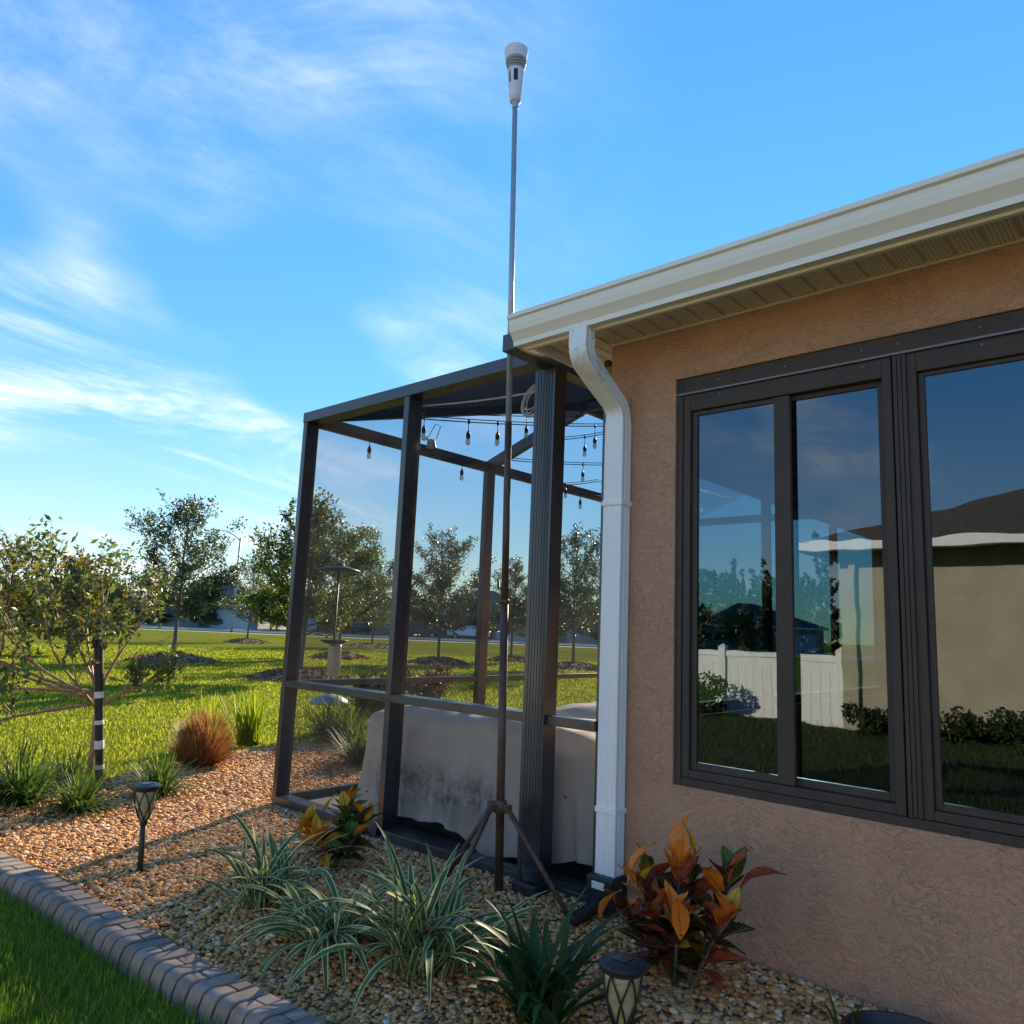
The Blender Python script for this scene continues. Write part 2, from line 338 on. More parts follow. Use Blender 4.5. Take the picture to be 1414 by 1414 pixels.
t.base(c, 1.0, 0, 0.0); t.bump(t.math('ADD', b, t.noise(60, 5, 0.7)), 0.5, 0.04)
def leafy(name, stops, trans=None, tf=0.35, rough=0.55, spec=0.2):
    t = NT(name); r = t.island(); c = t.ramp(r, stops); t.base(c, rough, 0, spec)
    t.translucent(t.mix(1.0, c, trans or (1.5, 1.7, 0.8), 'MULTIPLY'), tf); return t
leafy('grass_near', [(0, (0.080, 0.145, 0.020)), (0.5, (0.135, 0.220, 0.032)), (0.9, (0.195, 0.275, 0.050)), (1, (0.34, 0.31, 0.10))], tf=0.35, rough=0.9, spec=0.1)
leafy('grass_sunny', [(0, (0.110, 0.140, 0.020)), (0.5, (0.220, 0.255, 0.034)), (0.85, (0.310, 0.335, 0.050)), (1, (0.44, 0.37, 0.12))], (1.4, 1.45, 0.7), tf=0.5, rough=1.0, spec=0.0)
plain('side_turf_shade', (0.022, 0.036, 0.010), 1.0, 0, .3, 3)  # near-black green: the shade on the side lawn is put into the colour
leafy('grass_side_shade', [(0, (0.022, 0.045, 0.010)), (0.6, (0.045, 0.080, 0.016)), (1, (0.09, 0.12, 0.03))], tf=0.2, rough=0.9, spec=0.1)  # lawn grass darkened, side-yard shade is painted into the blades
leafy('oak_leaf', [(0, (0.022, 0.036, 0.018)), (0.5, (0.045, 0.068, 0.028)), (0.85, (0.075, 0.100, 0.036)), (1, (0.125, 0.135, 0.050))], (1.7, 1.9, 0.7), 0.26, 0.38, 0.55)
leafy('oak_leaf_light', [(0, (0.040, 0.062, 0.018)), (0.5, (0.075, 0.105, 0.026)), (1, (0.155, 0.165, 0.045))], (1.7, 1.9, 0.7), 0.32, 0.42)
leafy('yellow_leaf', [(0, (0.070, 0.075, 0.016)), (0.5, (0.150, 0.130, 0.024)), (1, (0.24, 0.175, 0.035))], (1.5, 1.4, 0.6), 0.35)
leafy('guava_leaf', [(0, (0.050, 0.078, 0.032)), (0.45, (0.105, 0.138, 0.058)), (0.8, (0.165, 0.185, 0.085)), (0.94, (0.185, 0.165, 0.05)), (1, (0.23, 0.12, 0.05))], (1.6, 1.7, 0.6), 0.30, 0.5, 0.25)
leafy('hedge_leaf', [(0, (0.018, 0.030, 0.012)), (0.6, (0.036, 0.058, 0.018)), (1, (0.070, 0.095, 0.028))], tf=0.15)
leafy('liriope', [(0, (0.030, 0.058, 0.014)), (0.5, (0.070, 0.115, 0.026)), (1, (0.15, 0.195, 0.055))], tf=0.35)
leafy('straw', [(0, (0.20, 0.085, 0.035)), (0.5, (0.36, 0.175, 0.075)), (1, (0.50, 0.30, 0.14))], (1.3, 1.1, 0.8), 0.35)
leafy('lime_blade', [(0, (0.12, 0.17, 0.020)), (1, (0.27, 0.32, 0.042))], (1.5, 1.6, 0.6), 0.45)
leafy('brown_shrub', [(0, (0.09, 0.055, 0.035)), (1, (0.26, 0.165, 0.10))], (1.2, 1.1, 0.9), 0.25)
t = NT('bark'); n = t.noise(14, 6, 0.7, t.pos('Object', (1, 1, 0.25))); t.base(t.ramp(n, [(0.3, (0.10, 0.075, 0.055)), (0.7, (0.24, 0.19, 0.14))]), 0.9); t.bump(n, 0.8, 0.02)
t = NT('guava_bark'); n = t.noise(22, 6, 0.7, t.pos('Object', (1, 1, 0.4))); t.base(t.ramp(n, [(0.3, (0.22, 0.115, 0.065)), (0.55, (0.40, 0.24, 0.14)), (0.75, (0.52, 0.40, 0.28))]), 0.65)
t = NT('mulch'); v = t.voro(26, out='Color', vec=t.pos('Object', (1, 1, 1))); sp = t.node('ShaderNodeSeparateColor'); t.l.new(v, sp.inputs[0])
t.base(t.ramp(sp.outputs[0], [(0, (0.10, 0.052, 0.034)), (0.6, (0.20, 0.115, 0.072)), (1, (0.32, 0.20, 0.13))]), 0.95); t.bump(t.noise(30, 6, 0.7), 1.0, 0.05)
leafy('mulch_chip', [(0, (0.09, 0.048, 0.030)), (0.6, (0.22, 0.125, 0.08)), (1, (0.36, 0.235, 0.155))], (1, 1, 1), 0.02, 0.9)
# strap leaf with cream margins: u across, v along
t = NT('flax_leaf'); uv = t.node('ShaderNodeSeparateXYZ'); t.l.new(t.tc.outputs['UV'], uv.inputs[0]); oi = t.node('ShaderNodeObjectInfo')
edge = t.math('ABSOLUTE', t.math('SUBTRACT', uv.outputs[0], 0.5)); stx = t.noise(8, 3, 0.6, t.pos('UV', (8, 0.6, 1)))
mk = t.rng(t.math('ADD', edge, t.math('MULTIPLY', t.math('SUBTRACT', stx, 0.5), 0.26)), 0.30, 0.37)
c = t.mix(oi.outputs['Random'], (0.080, 0.135, 0.040), (0.150, 0.225, 0.070)); c = t.mix(mk, c, (0.74, 0.71, 0.36)); c = t.mix(t.math('MULTIPLY', t.rng(uv.outputs[1], 0.9, 1.0), 0.8), c, (0.33, 0.24, 0.12))
t.base(c, 0.55, 0, 0.22); t.translucent(c, 0.32)
t = NT('dark_strap'); oi = t.node('ShaderNodeObjectInfo'); uv = t.node('ShaderNodeSeparateXYZ'); t.l.new(t.tc.outputs['UV'], uv.inputs[0])
c = t.mix(oi.outputs['Random'], (0.022, 0.055, 0.014), (0.055, 0.110, 0.028)); c = t.mix(t.math('MULTIPLY', t.rng(uv.outputs[1], 0.92, 1.0), 0.8), c, (0.25, 0.17, 0.07)); t.base(c, 0.5, 0, 0.3); t.translucent(c, 0.30)
def croton(name, a, b, vein, vw=0.16, tf=0.25):
    t = NT(name); uv = t.node('ShaderNodeSeparateXYZ'); t.l.new(t.tc.outputs['UV'], uv.inputs[0])
    e = t.math('ABSOLUTE', t.math('SUBTRACT', uv.outputs[0], 0.5))
    ph = t.math('SUBTRACT', t.math('MULTIPLY', uv.outputs[1], 9.0), t.math('MULTIPLY', e, 4.0))
    side = t.rng(t.math('ABSOLUTE', t.math('SUBTRACT', t.math('FRACT', ph), 0.5)), vw * 1.3, vw * 0.5); mid = t.rng(e, 0.055, 0.025)
    vn = t.math('MAXIMUM', mid, t.math('MULTIPLY', side, t.rng(t.noise(5, 3, 0.6, t.pos('UV', (3, 3, 1))), 0.35, 0.55)))
    body = t.mix(t.rng(t.noise(3, 3, 0.6, t.pos('UV', (2.5, 2, 1))), 0.4, 0.6), a, b)
    c = t.mix(vn, body, vein); t.base(c, 0.40, 0, 0.35); t.bump(vn, 0.25, 0.003); t.translucent(c, tf)
croton('croton_orange', (0.78, 0.20, 0.020), (0.82, 0.32, 0.035), (0.55, 0.10, 0.03), 0.08)
croton('croton_yellow', (0.74, 0.36, 0.025), (0.76, 0.46, 0.04), (0.16, 0.16, 0.03), 0.09)
croton('croton_red', (0.36, 0.040, 0.020), (0.50, 0.085, 0.028), (0.62, 0.20, 0.06), 0.10)
croton('croton_maroon', (0.050, 0.020, 0.016), (0.085, 0.030, 0.020), (0.34, 0.085, 0.045), 0.11)
croton('croton_dark', (0.020, 0.034, 0.014), (0.045, 0.028, 0.018), (0.42, 0.30, 0.06), 0.10)
croton('croton_green', (0.075, 0.150, 0.022), (0.045, 0.095, 0.018), (0.28, 0.30, 0.05), 0.10)
t = NT('curb_brick'); oi = t.node('ShaderNodeObjectInfo'); n = t.noise(22, 6, 0.65); g = t.noise(260, 3, 0.7)
c = t.mix(oi.outputs['Random'], (0.225, 0.180, 0.150), (0.335, 0.268, 0.222)); c = t.mix(t.math('MULTIPLY', t.rng(n, 0.45, 0.75), 0.45), c, (0.11, 0.088, 0.078)); t.base(c, 0.9, 0, 0.15)
t.bump(t.math('ADD', t.math('MULTIPLY', n, 0.7), t.math('MULTIPLY', g, 0.5)), 0.35, 0.004)
plain('curb_joint', (0.030, 0.026, 0.025), 0.95, 0, 0.25, 30)
plain('asphalt', (0.16, 0.165, 0.18), 0.85, 0, 0.1, 0.3); plain('concrete', (0.42, 0.41, 0.39), 0.85, 0, 0.08, 0.5)
t = NT('shingle'); n = t.noise(9, 5, 0.7, t.pos('Object', (1, 1, 5))); t.base(t.ramp(n, [(0.3, (0.060, 0.050, 0.042)), (0.7, (0.145, 0.120, 0.100))]), 0.95, 0, 0.2); t.bump(n, 0.5, 0.03)
for i, c in enumerate([(0.42, 0.36, 0.30), (0.36, 0.34, 0.32), (0.46, 0.40, 0.30), (0.33, 0.36, 0.40)]): plain('far_wall_%d' % i, tuple(q * .7 for q in c), 0.9, 0, 0.05, 0.5)
plain('white_paint', (0.78, 0.78, 0.77), 0.5, 0, 0.05); plain('far_roof', (0.115, 0.098, 0.085), 0.95, 0, 0.25, 1.5); plain('far_window', (0.03, 0.035, 0.045), 0.1)
plain('garage_door', (0.46, 0.50, 0.55), 0.6, 0, 0.04)
t = NT('vinyl_fence'); t.base(t.mix(t.rng(t.noise(2.5, 5, 0.65, t.pos('Object', (2, 2, 0.4))), 0.45, 0.75), (0.80, 0.80, 0.79), (0.68, 0.68, 0.66)), 0.45)
for nm, c in (('car_dark', (0.03, 0.033, 0.04)), ('car_silver', (0.50, 0.53, 0.57))): plain(nm, c, 0.25, 0.3, 0.05)
plain('tyre', (0.02, 0.02, 0.02), 0.8); plain('lamp_grey', (0.30, 0.31, 0.32), 0.5, 0.4)
plain('white_cable', (0.62, 0.60, 0.55), 0.5); plain('black_wire', (0.012, 0.012, 0.013), 0.5)
plain('wood_trim', (0.26, 0.165, 0.11), 0.85, 0, 0.2, 12); plain('tape_white', (0.75, 0.75, 0.72), 0.5)
plain('feeder_tube', (0.44, 0.43, 0.30), 0.3, 0, 0.15, 10)

# ------------------------------------------------------------------ ground
def bed_left(y):      # gravel edge along the curb
    ys = [-2.0, 1.2, 1.912, 2.218, 2.555, 3.111, 3.758, 4.434, 4.95, 5.45]; xs = [1.66, 1.56, 1.511, 1.489, 1.45, 1.417, 1.391, 1.31, 1.14, 0.80]
    return np.interp(y, ys, xs)
def gz(x, y):         # height of the gravel bed
    x, y = np.asarray(x, float), np.asarray(y, float)
    return 0.035 * np.exp(-((x - 2.85) ** 2 + (y - 2.35) ** 2) / 0.35) - 0.022 * np.clip((1.2 - y) / 1.5, 0, 1) + 0.006 * np.sin(5 * x + 1) * np.cos(4 * y) - 0.012
def far_edge(x):      # where the bed meets the sunny lawn
    return np.interp(x, [0.6, 1.4, 2.3, 3.2, 4.2, 6.0, 9.0], [5.35, 5.6, 6.0, 6.55, 6.9, 6.9, 6.9])
def in_bed(x, y):
    return (x > bed_left(y)) & (y < far_edge(x)) & (y > -1.2) & ~((x > 2.97) & (y < 4.72)) & (x < 8.5)
m = MB(); m.add([(-1200, -1200, -0.035), (1500, -1200, -0.035), (1500, 1500, -0.035), (-1200, 1500, -0.035)], [(0, 1, 2, 3)])
tag(m.build('ground', 'lawn'), 'wide green lawn running out to the street', kind='structure')
m = MB(); ysg = np.linspace(-1.4, 5.4, 60)
for y in ysg:
    xl = float(bed_left(y)) - 0.03
    for k in range(13):
        x = xl + (3.1 - xl) * k / 12; m.v.append((x, float(y), float(gz(x, y)) - 0.006))
m.f = [(i * 13 + k, i * 13 + k + 1, (i + 1) * 13 + k + 1, (i + 1) * 13 + k) for i in range(59) for k in range(12)]
n0 = len(m.v); xsg = np.linspace(0.8, 8.6, 40)
for x in xsg:
    lo = 5.38 if x < 3.1 else 4.68; hi = max(float(far_edge(x)), lo + 0.02)
    for k in range(6): y = lo + (hi - lo) * k / 5; m.v.append((float(x), y, float(gz(x, y)) - 0.007))
m.f += [(n0 + i * 6 + k, n0 + (i + 1) * 6 + k, n0 + (i + 1) * 6 + k + 1, n0 + i * 6 + k + 1) for i in range(39) for k in range(5)]
tag(m.build('gravel_bed', 'gravel_soil', smooth=True), 'bed of river gravel beside the house', kind='structure')

rng = np.random.default_rng(7)
PHI = (1 + 5 ** 0.5) / 2
ICO_V = np.array([(-1, PHI, 0), (1, PHI, 0), (-1, -PHI, 0), (1, -PHI, 0), (0, -1, PHI), (0, 1, PHI), (0, -1, -PHI), (0, 1, -PHI), (PHI, 0, -1), (PHI, 0, 1), (-PHI, 0, -1), (-PHI, 0, 1)], float)
ICO_V /= np.linalg.norm(ICO_V[0])
ICO_F = np.array([(0,11,5),(0,5,1),(0,1,7),(0,7,10),(0,10,11),(1,5,9),(5,11,4),(11,10,2),(10,7,6),(7,1,8),(3,9,4),(3,4,2),(3,2,6),(3,6,8),(3,8,9),(4,9,5),(2,4,11),(6,2,10),(8,6,7),(9,8,1)])
def subdiv(V, F):
    V = [tuple(v) for v in V]; cache = {}; out = []
    def mid(a, b):
        k = (min(a, b), max(a, b))
        if k not in cache:
            p = np.array(V[a]) + np.array(V[b]); V.append(tuple(p / np.linalg.norm(p))); cache[k] = len(V) - 1
        return cache[k]
    for a, b, c in F: ab, bc, ca = mid(a, b), mid(b, c), mid(c, a); out += [(a, ab, ca), (b, bc, ab), (c, ca, bc), (ab, bc, ca)]
    return np.array(V), np.array(out)
ICO2 = subdiv(ICO_V, ICO_F)
def pebbles(name, x, y, size, shape, label):
    V0, F0 = shape; n = len(x); z = gz(x, y)
    sc = size[:, None] * np.stack([rng.uniform(0.75, 1.25, n), rng.uniform(0.75, 1.15, n), rng.uniform(0.38, 0.62, n)], 1)
    P = V0[None] * (1 + rng.normal(0, 0.10, (n, len(V0), 1))) * sc[:, None, :]
    yaw = rng.uniform(0, 2 * np.pi, n); ti = rng.normal(0, 0.22, n)
    cy, sy, ct, s_t = np.cos(yaw), np.sin(yaw), np.cos(ti), np.sin(ti)
    X, Y, Z = P[..., 0], P[..., 1], P[..., 2]
    Y, Z = Y * ct[:, None] - Z * s_t[:, None], Y * s_t[:, None] + Z * ct[:, None]
    X, Y = X * cy[:, None] - Y * sy[:, None], X * sy[:, None] + Y * cy[:, None]
    lift = rng.uniform(-0.1, 0.45, n) * size
    V = np.stack([X + x[:, None], Y + y[:, None], Z + (z + lift)[:, None]], -1).reshape(-1, 3)
    F = (F0[None] + (np.arange(n) * len(V0))[:, None, None]).reshape(-1, 3)
    return tag(np_mesh(name, V, F, 'pebble', smooth=True), label, 'gravel', kind='stuff')
def scatter_bed(x0, x1, y0, y1, dens):
    n = int((x1 - x0) * (y1 - y0) * dens); x, y = rng.uniform(x0, x1, n), rng.uniform(y0, y1, n); k = in_bed(x, y); return x[k], y[k]
x, y = scatter_bed(1.4, 2.98, 0.3, 1.65, 4600)
pebbles('gravel', x, y, np.clip(rng.lognormal(-4.66, 0.30, len(x)), 0.005, 0.022), ICO2, 'smooth tan and white river pebbles round the large croton and dark green clump')
x, y = scatter_bed(1.3, 2.98, 1.65, 4.75, 5000)
pebbles('gravel', x, y, np.clip(rng.lognormal(-4.68, 0.28, len(x)), 0.005, 0.020), (ICO_V, ICO_F), 'river pebbles along the screened porch front')
x, y = scatter_bed(0.7, 8.5, 4.70, 6.95, 2300)
pebbles('gravel', x, y, np.clip(rng.lognormal(-4.36, 0.24, len(x)), 0.008, 0.022), (ICO_V, ICO_F), 'sunlit river pebbles round the porch corner post and grass tufts')

# ---- grass blades
def blades(name, x, y, h, w, mat, label, z0=-0.03, lean=0.45):
    n = len(x); a = rng.uniform(0, 2 * np.pi, n); la = rng.uniform(0, 2 * np.pi, n); ln = h * np.abs(rng.normal(0, lean, n))
    dx, dy = np.cos(a) * w / 2, np.sin(a) * w / 2; lx, ly = np.cos(la) * ln, np.sin(la) * ln
    z0 = np.full(n, z0)
    V = np.stack([np.stack([x - dx, y - dy, z0], -1), np.stack([x + dx, y + dy, z0], -1), np.stack([x + dx * .8 + lx * .35, y + dy * .8 + ly * .35, z0 + h * .6], -1),
                  np.stack([x - dx * .8 + lx * .35, y - dy * .8 + ly * .35, z0 + h * .6], -1), np.stack([x + lx, y + ly, z0 + h], -1)], 1).reshape(-1, 3)
    b = (np.arange(n) * 5)[:, None]
    F = np.concatenate([b + np.array([[0, 1, 2]]), b + np.array([[0, 2, 3]]), b + np.array([[3, 2, 4]])], 0)
    return tag(np_mesh(name, V, F, mat), label, 'grass', kind='stuff')
n = 40000; x, y = rng.uniform(-0.1, 1.5, n), rng.uniform(1.6, 5.2, n); k = x < bed_left(y) - 0.15 + rng.uniform(-0.012, 0.012, n); x, y = x[k], y[k]
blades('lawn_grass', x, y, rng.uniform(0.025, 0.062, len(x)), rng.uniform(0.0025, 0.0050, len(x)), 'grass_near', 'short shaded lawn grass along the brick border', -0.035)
n = 115000; ang = rng.uniform(math.atan2(0.55, 0.82), math.atan2(1.0, 0.20), n); dist = np.exp(rng.uniform(math.log(5.2), math.log(34), n)); x, y = dist * np.cos(ang), dist * np.sin(ang)
k = ((y > far_edge(x) + rng.normal(0, 0.05, n)) | ((x < bed_left(np.minimum(y, 5.4)) - 0.22) & (y > 5.0)) | (x > 8.7)) & ~((x > 2.9) & (x < 8.7) & (y < 4.9))
x, y, d = x[k], y[k], dist[k]
blades('lawn_grass', x, y, rng.uniform(0.018, 0.048, len(x)), np.clip(0.0011 * d, 0.006, 0.040) * rng.uniform(0.7, 1.3, len(x)), 'grass_sunny', 'sunlit yellow-green lawn grass beyond the gravel bed', -0.036, 0.9)

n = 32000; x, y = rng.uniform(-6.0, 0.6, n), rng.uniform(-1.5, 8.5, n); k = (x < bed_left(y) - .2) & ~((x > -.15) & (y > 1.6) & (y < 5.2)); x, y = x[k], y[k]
blades('lawn_grass', x, y, rng.uniform(0.03, 0.07, len(x)), rng.uniform(0.006, 0.012, len(x)), 'grass_side_shade', 'side-yard lawn between the two houses, shade put into its green', -0.036, 0.8)
m = MB(); m.add([(-6.0, -14, -0.031), (0.55, -14, -0.031), (0.55, 1.7, -0.031), (-.1, 2.0, -.031), (-.1, 8.5, -0.031), (-6.0, 8.5, -0.031)], [(0, 1, 2, 3, 4, 5)]); tag(m.build('side_lawn_shade', 'side_turf_shade'), 'side lawn sheet coloured dark for the shade between the two houses', kind='structure')  # dark sheet added over the lawn to stand in for shade

# ---- street, pavement
FW = Vector((0.744, 0.668, 0)); LF = Vector((-0.668, 0.744, 0))
def uv(u, v, z=0.0): p = FW * u + LF * v; return (p.x, p.y, z)
def strip(name, mat, u0, u1, v0, v1, z, label):
    m = MB(); m.add([uv(u0, v0, z), uv(u1, v0, z), uv(u1, v1, z), uv(u0, v1, z)], [(0, 1, 2, 3)]); return tag(m.build(name, mat), label, kind='structure')
strip('sidewalk', 'concrete', 66, 67.6, -120, 200, -0.031, 'pale concrete pavement along the street')
strip('road', 'asphalt', 70, 79, -120, 200, -0.031, 'grey asphalt street beyond the lawn')
m = MB()
for u in (69.7, 79.0):
    m.add([uv(u, -120, -0.03), uv(u + .3, -120, -0.03), uv(u + .3, 200, -0.03), uv(u, 200, -0.03), uv(u, -120, 0.09), uv(u + .3, -120, 0.09), uv(u + .3, 200, 0.09), uv(u, 200, 0.09)],
          [(4, 5, 6, 7), (0, 1, 5, 4), (2, 3, 7, 6), (3, 0, 4, 7), (1, 2, 6, 5)])
tag(m.build('kerb', 'concrete'), 'concrete kerbs of the street', kind='structure')

# ------------------------------------------------------------------ brick-stamped garden curb
root = thing('garden_curb', (1.4, 2.9, 0), 'low curved curb of grey-brown paver bricks between lawn and gravel', 'curb')
CW, ROW = 0.150, 0.072
yy = np.linspace(0.9, 5.42, 400); xx = bed_left(yy) - 0.5 * CW
ks = np.exp(-np.linspace(-2.2, 2.2, 41) ** 2); ks /= ks.sum(); xx[20:-20] = np.convolve(xx, ks, 'valid')
ss = np.concatenate([[0], np.cumsum(np.hypot(np.diff(xx), np.diff(yy)))])
def curb_at(s, tt, z):
    x, y = np.interp(s, ss, xx), np.interp(s, ss, yy); x2, y2 = np.interp(s + .02, ss, xx), np.interp(s + .02, ss, yy)
    if s + .02 > ss[-1]: x2, y2 = x + (xx[-1] - xx[-5]), y + (yy[-1] - yy[-5])
    dx, dy = x2 - x, y2 - y; L = math.hypot(dx, dy) or 1; nx, ny = dy / L, -dx / L
    return (x + nx * (tt - .5) * CW, y + ny * (tt - .5) * CW, z)
PROF = [(0.0, -0.06), (0.0, -0.004), (0.03, 0.018), (0.09, 0.034), (0.18, 0.042), (0.30, 0.044), (1.0, 0.040)]
def prof_z(t): return np.interp(t, [p[0] for p in PROF[1:]], [p[1] for p in PROF[1:]])
def curb_piece(s0, s1, t0, t1, dz, name, mat, par, wob=0.0):
    tt = [t0] + [p[0] for p in PROF[2:] if t0 + .03 < p[0] < t1 - .03] + [t1]
    prof = [(t0, -0.05)] + [(a, float(prof_z(a)) + dz - (0.004 if (i == 0 and t0 > 0.05) or (i == len(tt) - 1) else 0)) for i, a in enumerate(tt)] + [(t1, -0.05)]
    m = MB(); n = len(prof); e = 0.004
    for j, (s, inset) in enumerate(((s0, 1), (s0 + e, 0), (s1 - e, 0), (s1, 1))):
        for a, z in prof: m.v.append(curb_at(s, a, z - (0.004 if inset and z > 0 else 0)))
    for j in range(3): m.f += [(j * n + i, j * n + (i + 1) % n, (j + 1) * n + (i + 1) % n, (j + 1) * n + i) for i in range(n)]
    m.f += [tuple(range(n))[::-1], tuple(range(3 * n, 4 * n))]
    return m.build(name, mat, par, smooth=True, flat_angle=32)
bed = MB(); N = 120; P2 = [(0.03, -0.06)] + [(min(max(a, 0.03), 0.97), z - 0.015) for a, z in PROF[1:]] + [(0.97, -0.06)]
for i in range(N + 1):
    for a, z in P2: bed.v.append(curb_at(ss[-1] * i / N, a, z))
n = len(P2); bed.f = [(j * n + i, j * n + (i + 1) % n, (j + 1) * n + (i + 1) % n, (j + 1) * n + i) for j in range(N) for i in range(n)] + [tuple(range(n))[::-1], tuple(range(N * n, (N + 1) * n))]
core = bed.build('mortar_bed', 'curb_joint', root, smooth=False)
rnd = random.Random(3); s = 0.01; i = 0
while s + ROW < ss[-1]:
    g = 0.0050; a, b = s + g, s + ROW - g
    spans = [(0.0, 1.0)] if i % 2 else [(0.0, 0.58 + rnd.uniform(-.05, .05)), None]
    if not i % 2: q = spans[0][1]; spans = [(0.0, q - 0.028), (q + 0.028, 1.0)]
    for t0, t1 in spans: curb_piece(a, b, t0, t1, rnd.uniform(-.0025, .0025), 'brick', 'curb_brick', root)
    s += ROW; i += 1

# ------------------------------------------------------------------ the house
WX, WY = 2.98, 2.06                                   # face of the wall, end of the wall
WIN = dict(y0=-0.215, y1=1.705, z0=0.585, z1=2.36)
house = thing('house', (WX, WY, 0), 'brown stucco house with cream gutter and bronze windows', 'house')
m = MB()
m.box(WX, WX + .18, WIN['y1'], WY, -.3, 2.63); m.box(WX, WX + .18, -9, WIN['y0'], -.3, 2.63)
m.box(WX, WX + .18, WIN['y0'], WIN['y1'], -.3, WIN['z0']); m.box(WX, WX + .18, WIN['y0'], WIN['y1'], WIN['z1'], 2.63)
m.box(WX + .18, 3.42, WY - .18, WY, -.3, 2.63); m.box(6.95, 13, WY - .18, WY, -.3, 2.63); m.box(3.42, 6.95, WY - .18, WY, 2.12, 2.63); m.box(3.42, 6.95, WY - .18, WY, -.3, 0.82)
m.box(12.8, 13, -9, WY - .18, -.3, 2.63); m.box(WX + .18, 12.8, -9, -8.8, -.3, 2.63)
m.build('wall', 'stucco', house)
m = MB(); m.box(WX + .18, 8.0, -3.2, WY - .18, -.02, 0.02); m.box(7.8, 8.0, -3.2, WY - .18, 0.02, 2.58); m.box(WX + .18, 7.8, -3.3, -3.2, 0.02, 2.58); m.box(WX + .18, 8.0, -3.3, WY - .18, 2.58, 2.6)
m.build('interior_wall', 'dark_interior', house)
# hip roof with drip edge
EX, EY, EZ, SL = 2.60, 2.37, 2.70, 0.50
m = MB(); d = 6.6
m.add([(EX, EY, EZ), (16.4, EY, EZ), (16.4, -12.4, EZ), (EX, -12.4, EZ), (EX + d, EY - d, EZ + d * SL), (16.4 - d, EY - d, EZ + d * SL), (EX + d, -12.4 + d, EZ + d * SL), (16.4 - d, -12.4 + d, EZ + d * SL)],
      [(0, 1, 5, 4), (1, 2, 7, 5), (2, 3, 6, 7), (3, 0, 4, 6), (4, 5, 7, 6)])
roof = m.build('roof', 'shingle', house)
m = MB(); m.box(EX - .012, EX + .004, -9.4, EY + .012, EZ - .03, EZ + .008); m.box(EX + .004, 13.4, EY + .002, EY + .014, EZ - .03, EZ + .008); m.build('drip_edge', 'steel', house)
m = MB(); m.box(2.655, 2.675, -9.4, EY - .03, 2.545, 2.70); m.box(2.675, 13, EY - .05, EY - .03, 2.56, 2.70); m.build('fascia', 'gutter_paint', house)
# K-style gutter
prof = [(2.655, 2.70), (2.655, 2.556), (2.606, 2.552), (2.603, 2.574), (2.590, 2.592), (2.574, 2.612), (2.566, 2.640), (2.563, 2.668), (2.550, 2.674), (2.550, 2.694), (2.558, 2.694), (2.558, 2.680), (2.570, 2.676), (2.573, 2.64), (2.582, 2.616), (2.596, 2.597), (2.61, 2.58), (2.612, 2.562), (2.648, 2.566), (2.648, 2.70)]
m = MB(); m.prism(prof, 1, -9.4, 2.372); gut = m.build('gutter', 'gutter_paint', house)
m = MB(); m.prism(prof[:11][::-1] + [], 1, 2.3725, 2.376); m.build('end_cap', 'gutter_paint', gut)
# soffit of narrow vented strips
m = MB(); m.box(2.676, WX - .001, -3, EY - .051, 2.612, 2.63); m.box(WX, 7, WY + .001, EY - .051, 2.612, 2.63); sof = m.build('soffit', 'soffit_trim', house)
pm = None; y = 2.055; k = 0
while y > -1.0:
    if pm is None:
        b = MB(); b.prism([(-.045, 0.0), (-.039, -.010), (.039, -.010), (.045, 0.0)], 0, 2.678, WX - .012)
        o = b.build('soffit_panel', 'soffit_vent', sof); pm = o.data
        for v in pm.vertices: v.co += ORG[sof.name]
    else: o = link('soffit_panel', pm, sof)
    o.location = Vector((0, y - .05, 2.612)) - ORG[sof.name]; y -= 0.1
for j in range(4):
    b = MB(); y0 = 2.062 + j * .064; b.prism([(y0, 2.611), (y0 + .004, 2.602), (y0 + .056, 2.602), (y0 + .060, 2.611)], 0, 2.678, 3.6); b.build('soffit_panel', 'soffit_vent', sof)
m = MB(); m.box(WX - .012, WX - .001, -3, WY, 2.594, 2.612); m.build('soffit_moulding', 'soffit_trim', house)
m = MB(); m.box(WX - .004, WX + .055, WY + .001, WY + .03, 0.02, 2.50); m.build('corner_board', 'wood_trim', house, bevel=.003)
# downspout: square corrugated leader with two elbows
def sweep_rect(path, w, d, flute=0.0045):
    """rounded rectangle cross-section (w along Y, d along the path normal in XZ) with shallow ribs, swept along a path in the XZ plane"""
    prof = []
    nx = 9
    for k in range(nx): u = -1 + 2 * k / (nx - 1); prof.append((u * w / 2 * .94, -d / 2 + (flute if k % 3 == 1 else 0)))
    for k in range(7): u = -1 + 2 * k / 6; prof.append((w / 2 - (flute if k in (2, 4) else 0), u * d / 2 * .92))
    for k in range(nx): u = 1 - 2 * k / (nx - 1); prof.append((u * w / 2 * .94, d / 2))
    for k in range(7): u = 1 - 2 * k / 6; prof.append((-w / 2 + (flute if k in (2, 4) else 0), u * d / 2 * .92))
    return prof
def spout(path, name, par, w=.098, d=.072, y=1.985, crimp=()):
    pr = sweep_rect(path, w, d); n = len(pr); m = MB(); P = [Vector((p[0], 0, p[1])) for p in path]
    for i, p in enumerate(P):
        t = (P[min(i + 1, len(P) - 1)] - P[max(i - 1, 0)]).normalized(); nrm = Vector((-t.z, 0, t.x))   # horizontal-ish normal
        if nrm.x < 0: nrm = -nrm
        k = 0.955 if i in crimp else 1.0
        for a, b in pr: q = p + nrm * b * k; m.v.append((q.x, y + a * k, q.z))
    m.f = [(i * n + k, i * n + (k + 1) % n, (i + 1) * n + (k + 1) % n, (i + 1) * n + k) for i in range(len(P) - 1) for k in range(n)] + [tuple(range(n)), tuple(range((len(P) - 1) * n, len(P) * n))[::-1]]
    return m.build(name, 'white_spout', par, smooth=True, flat_angle=35)
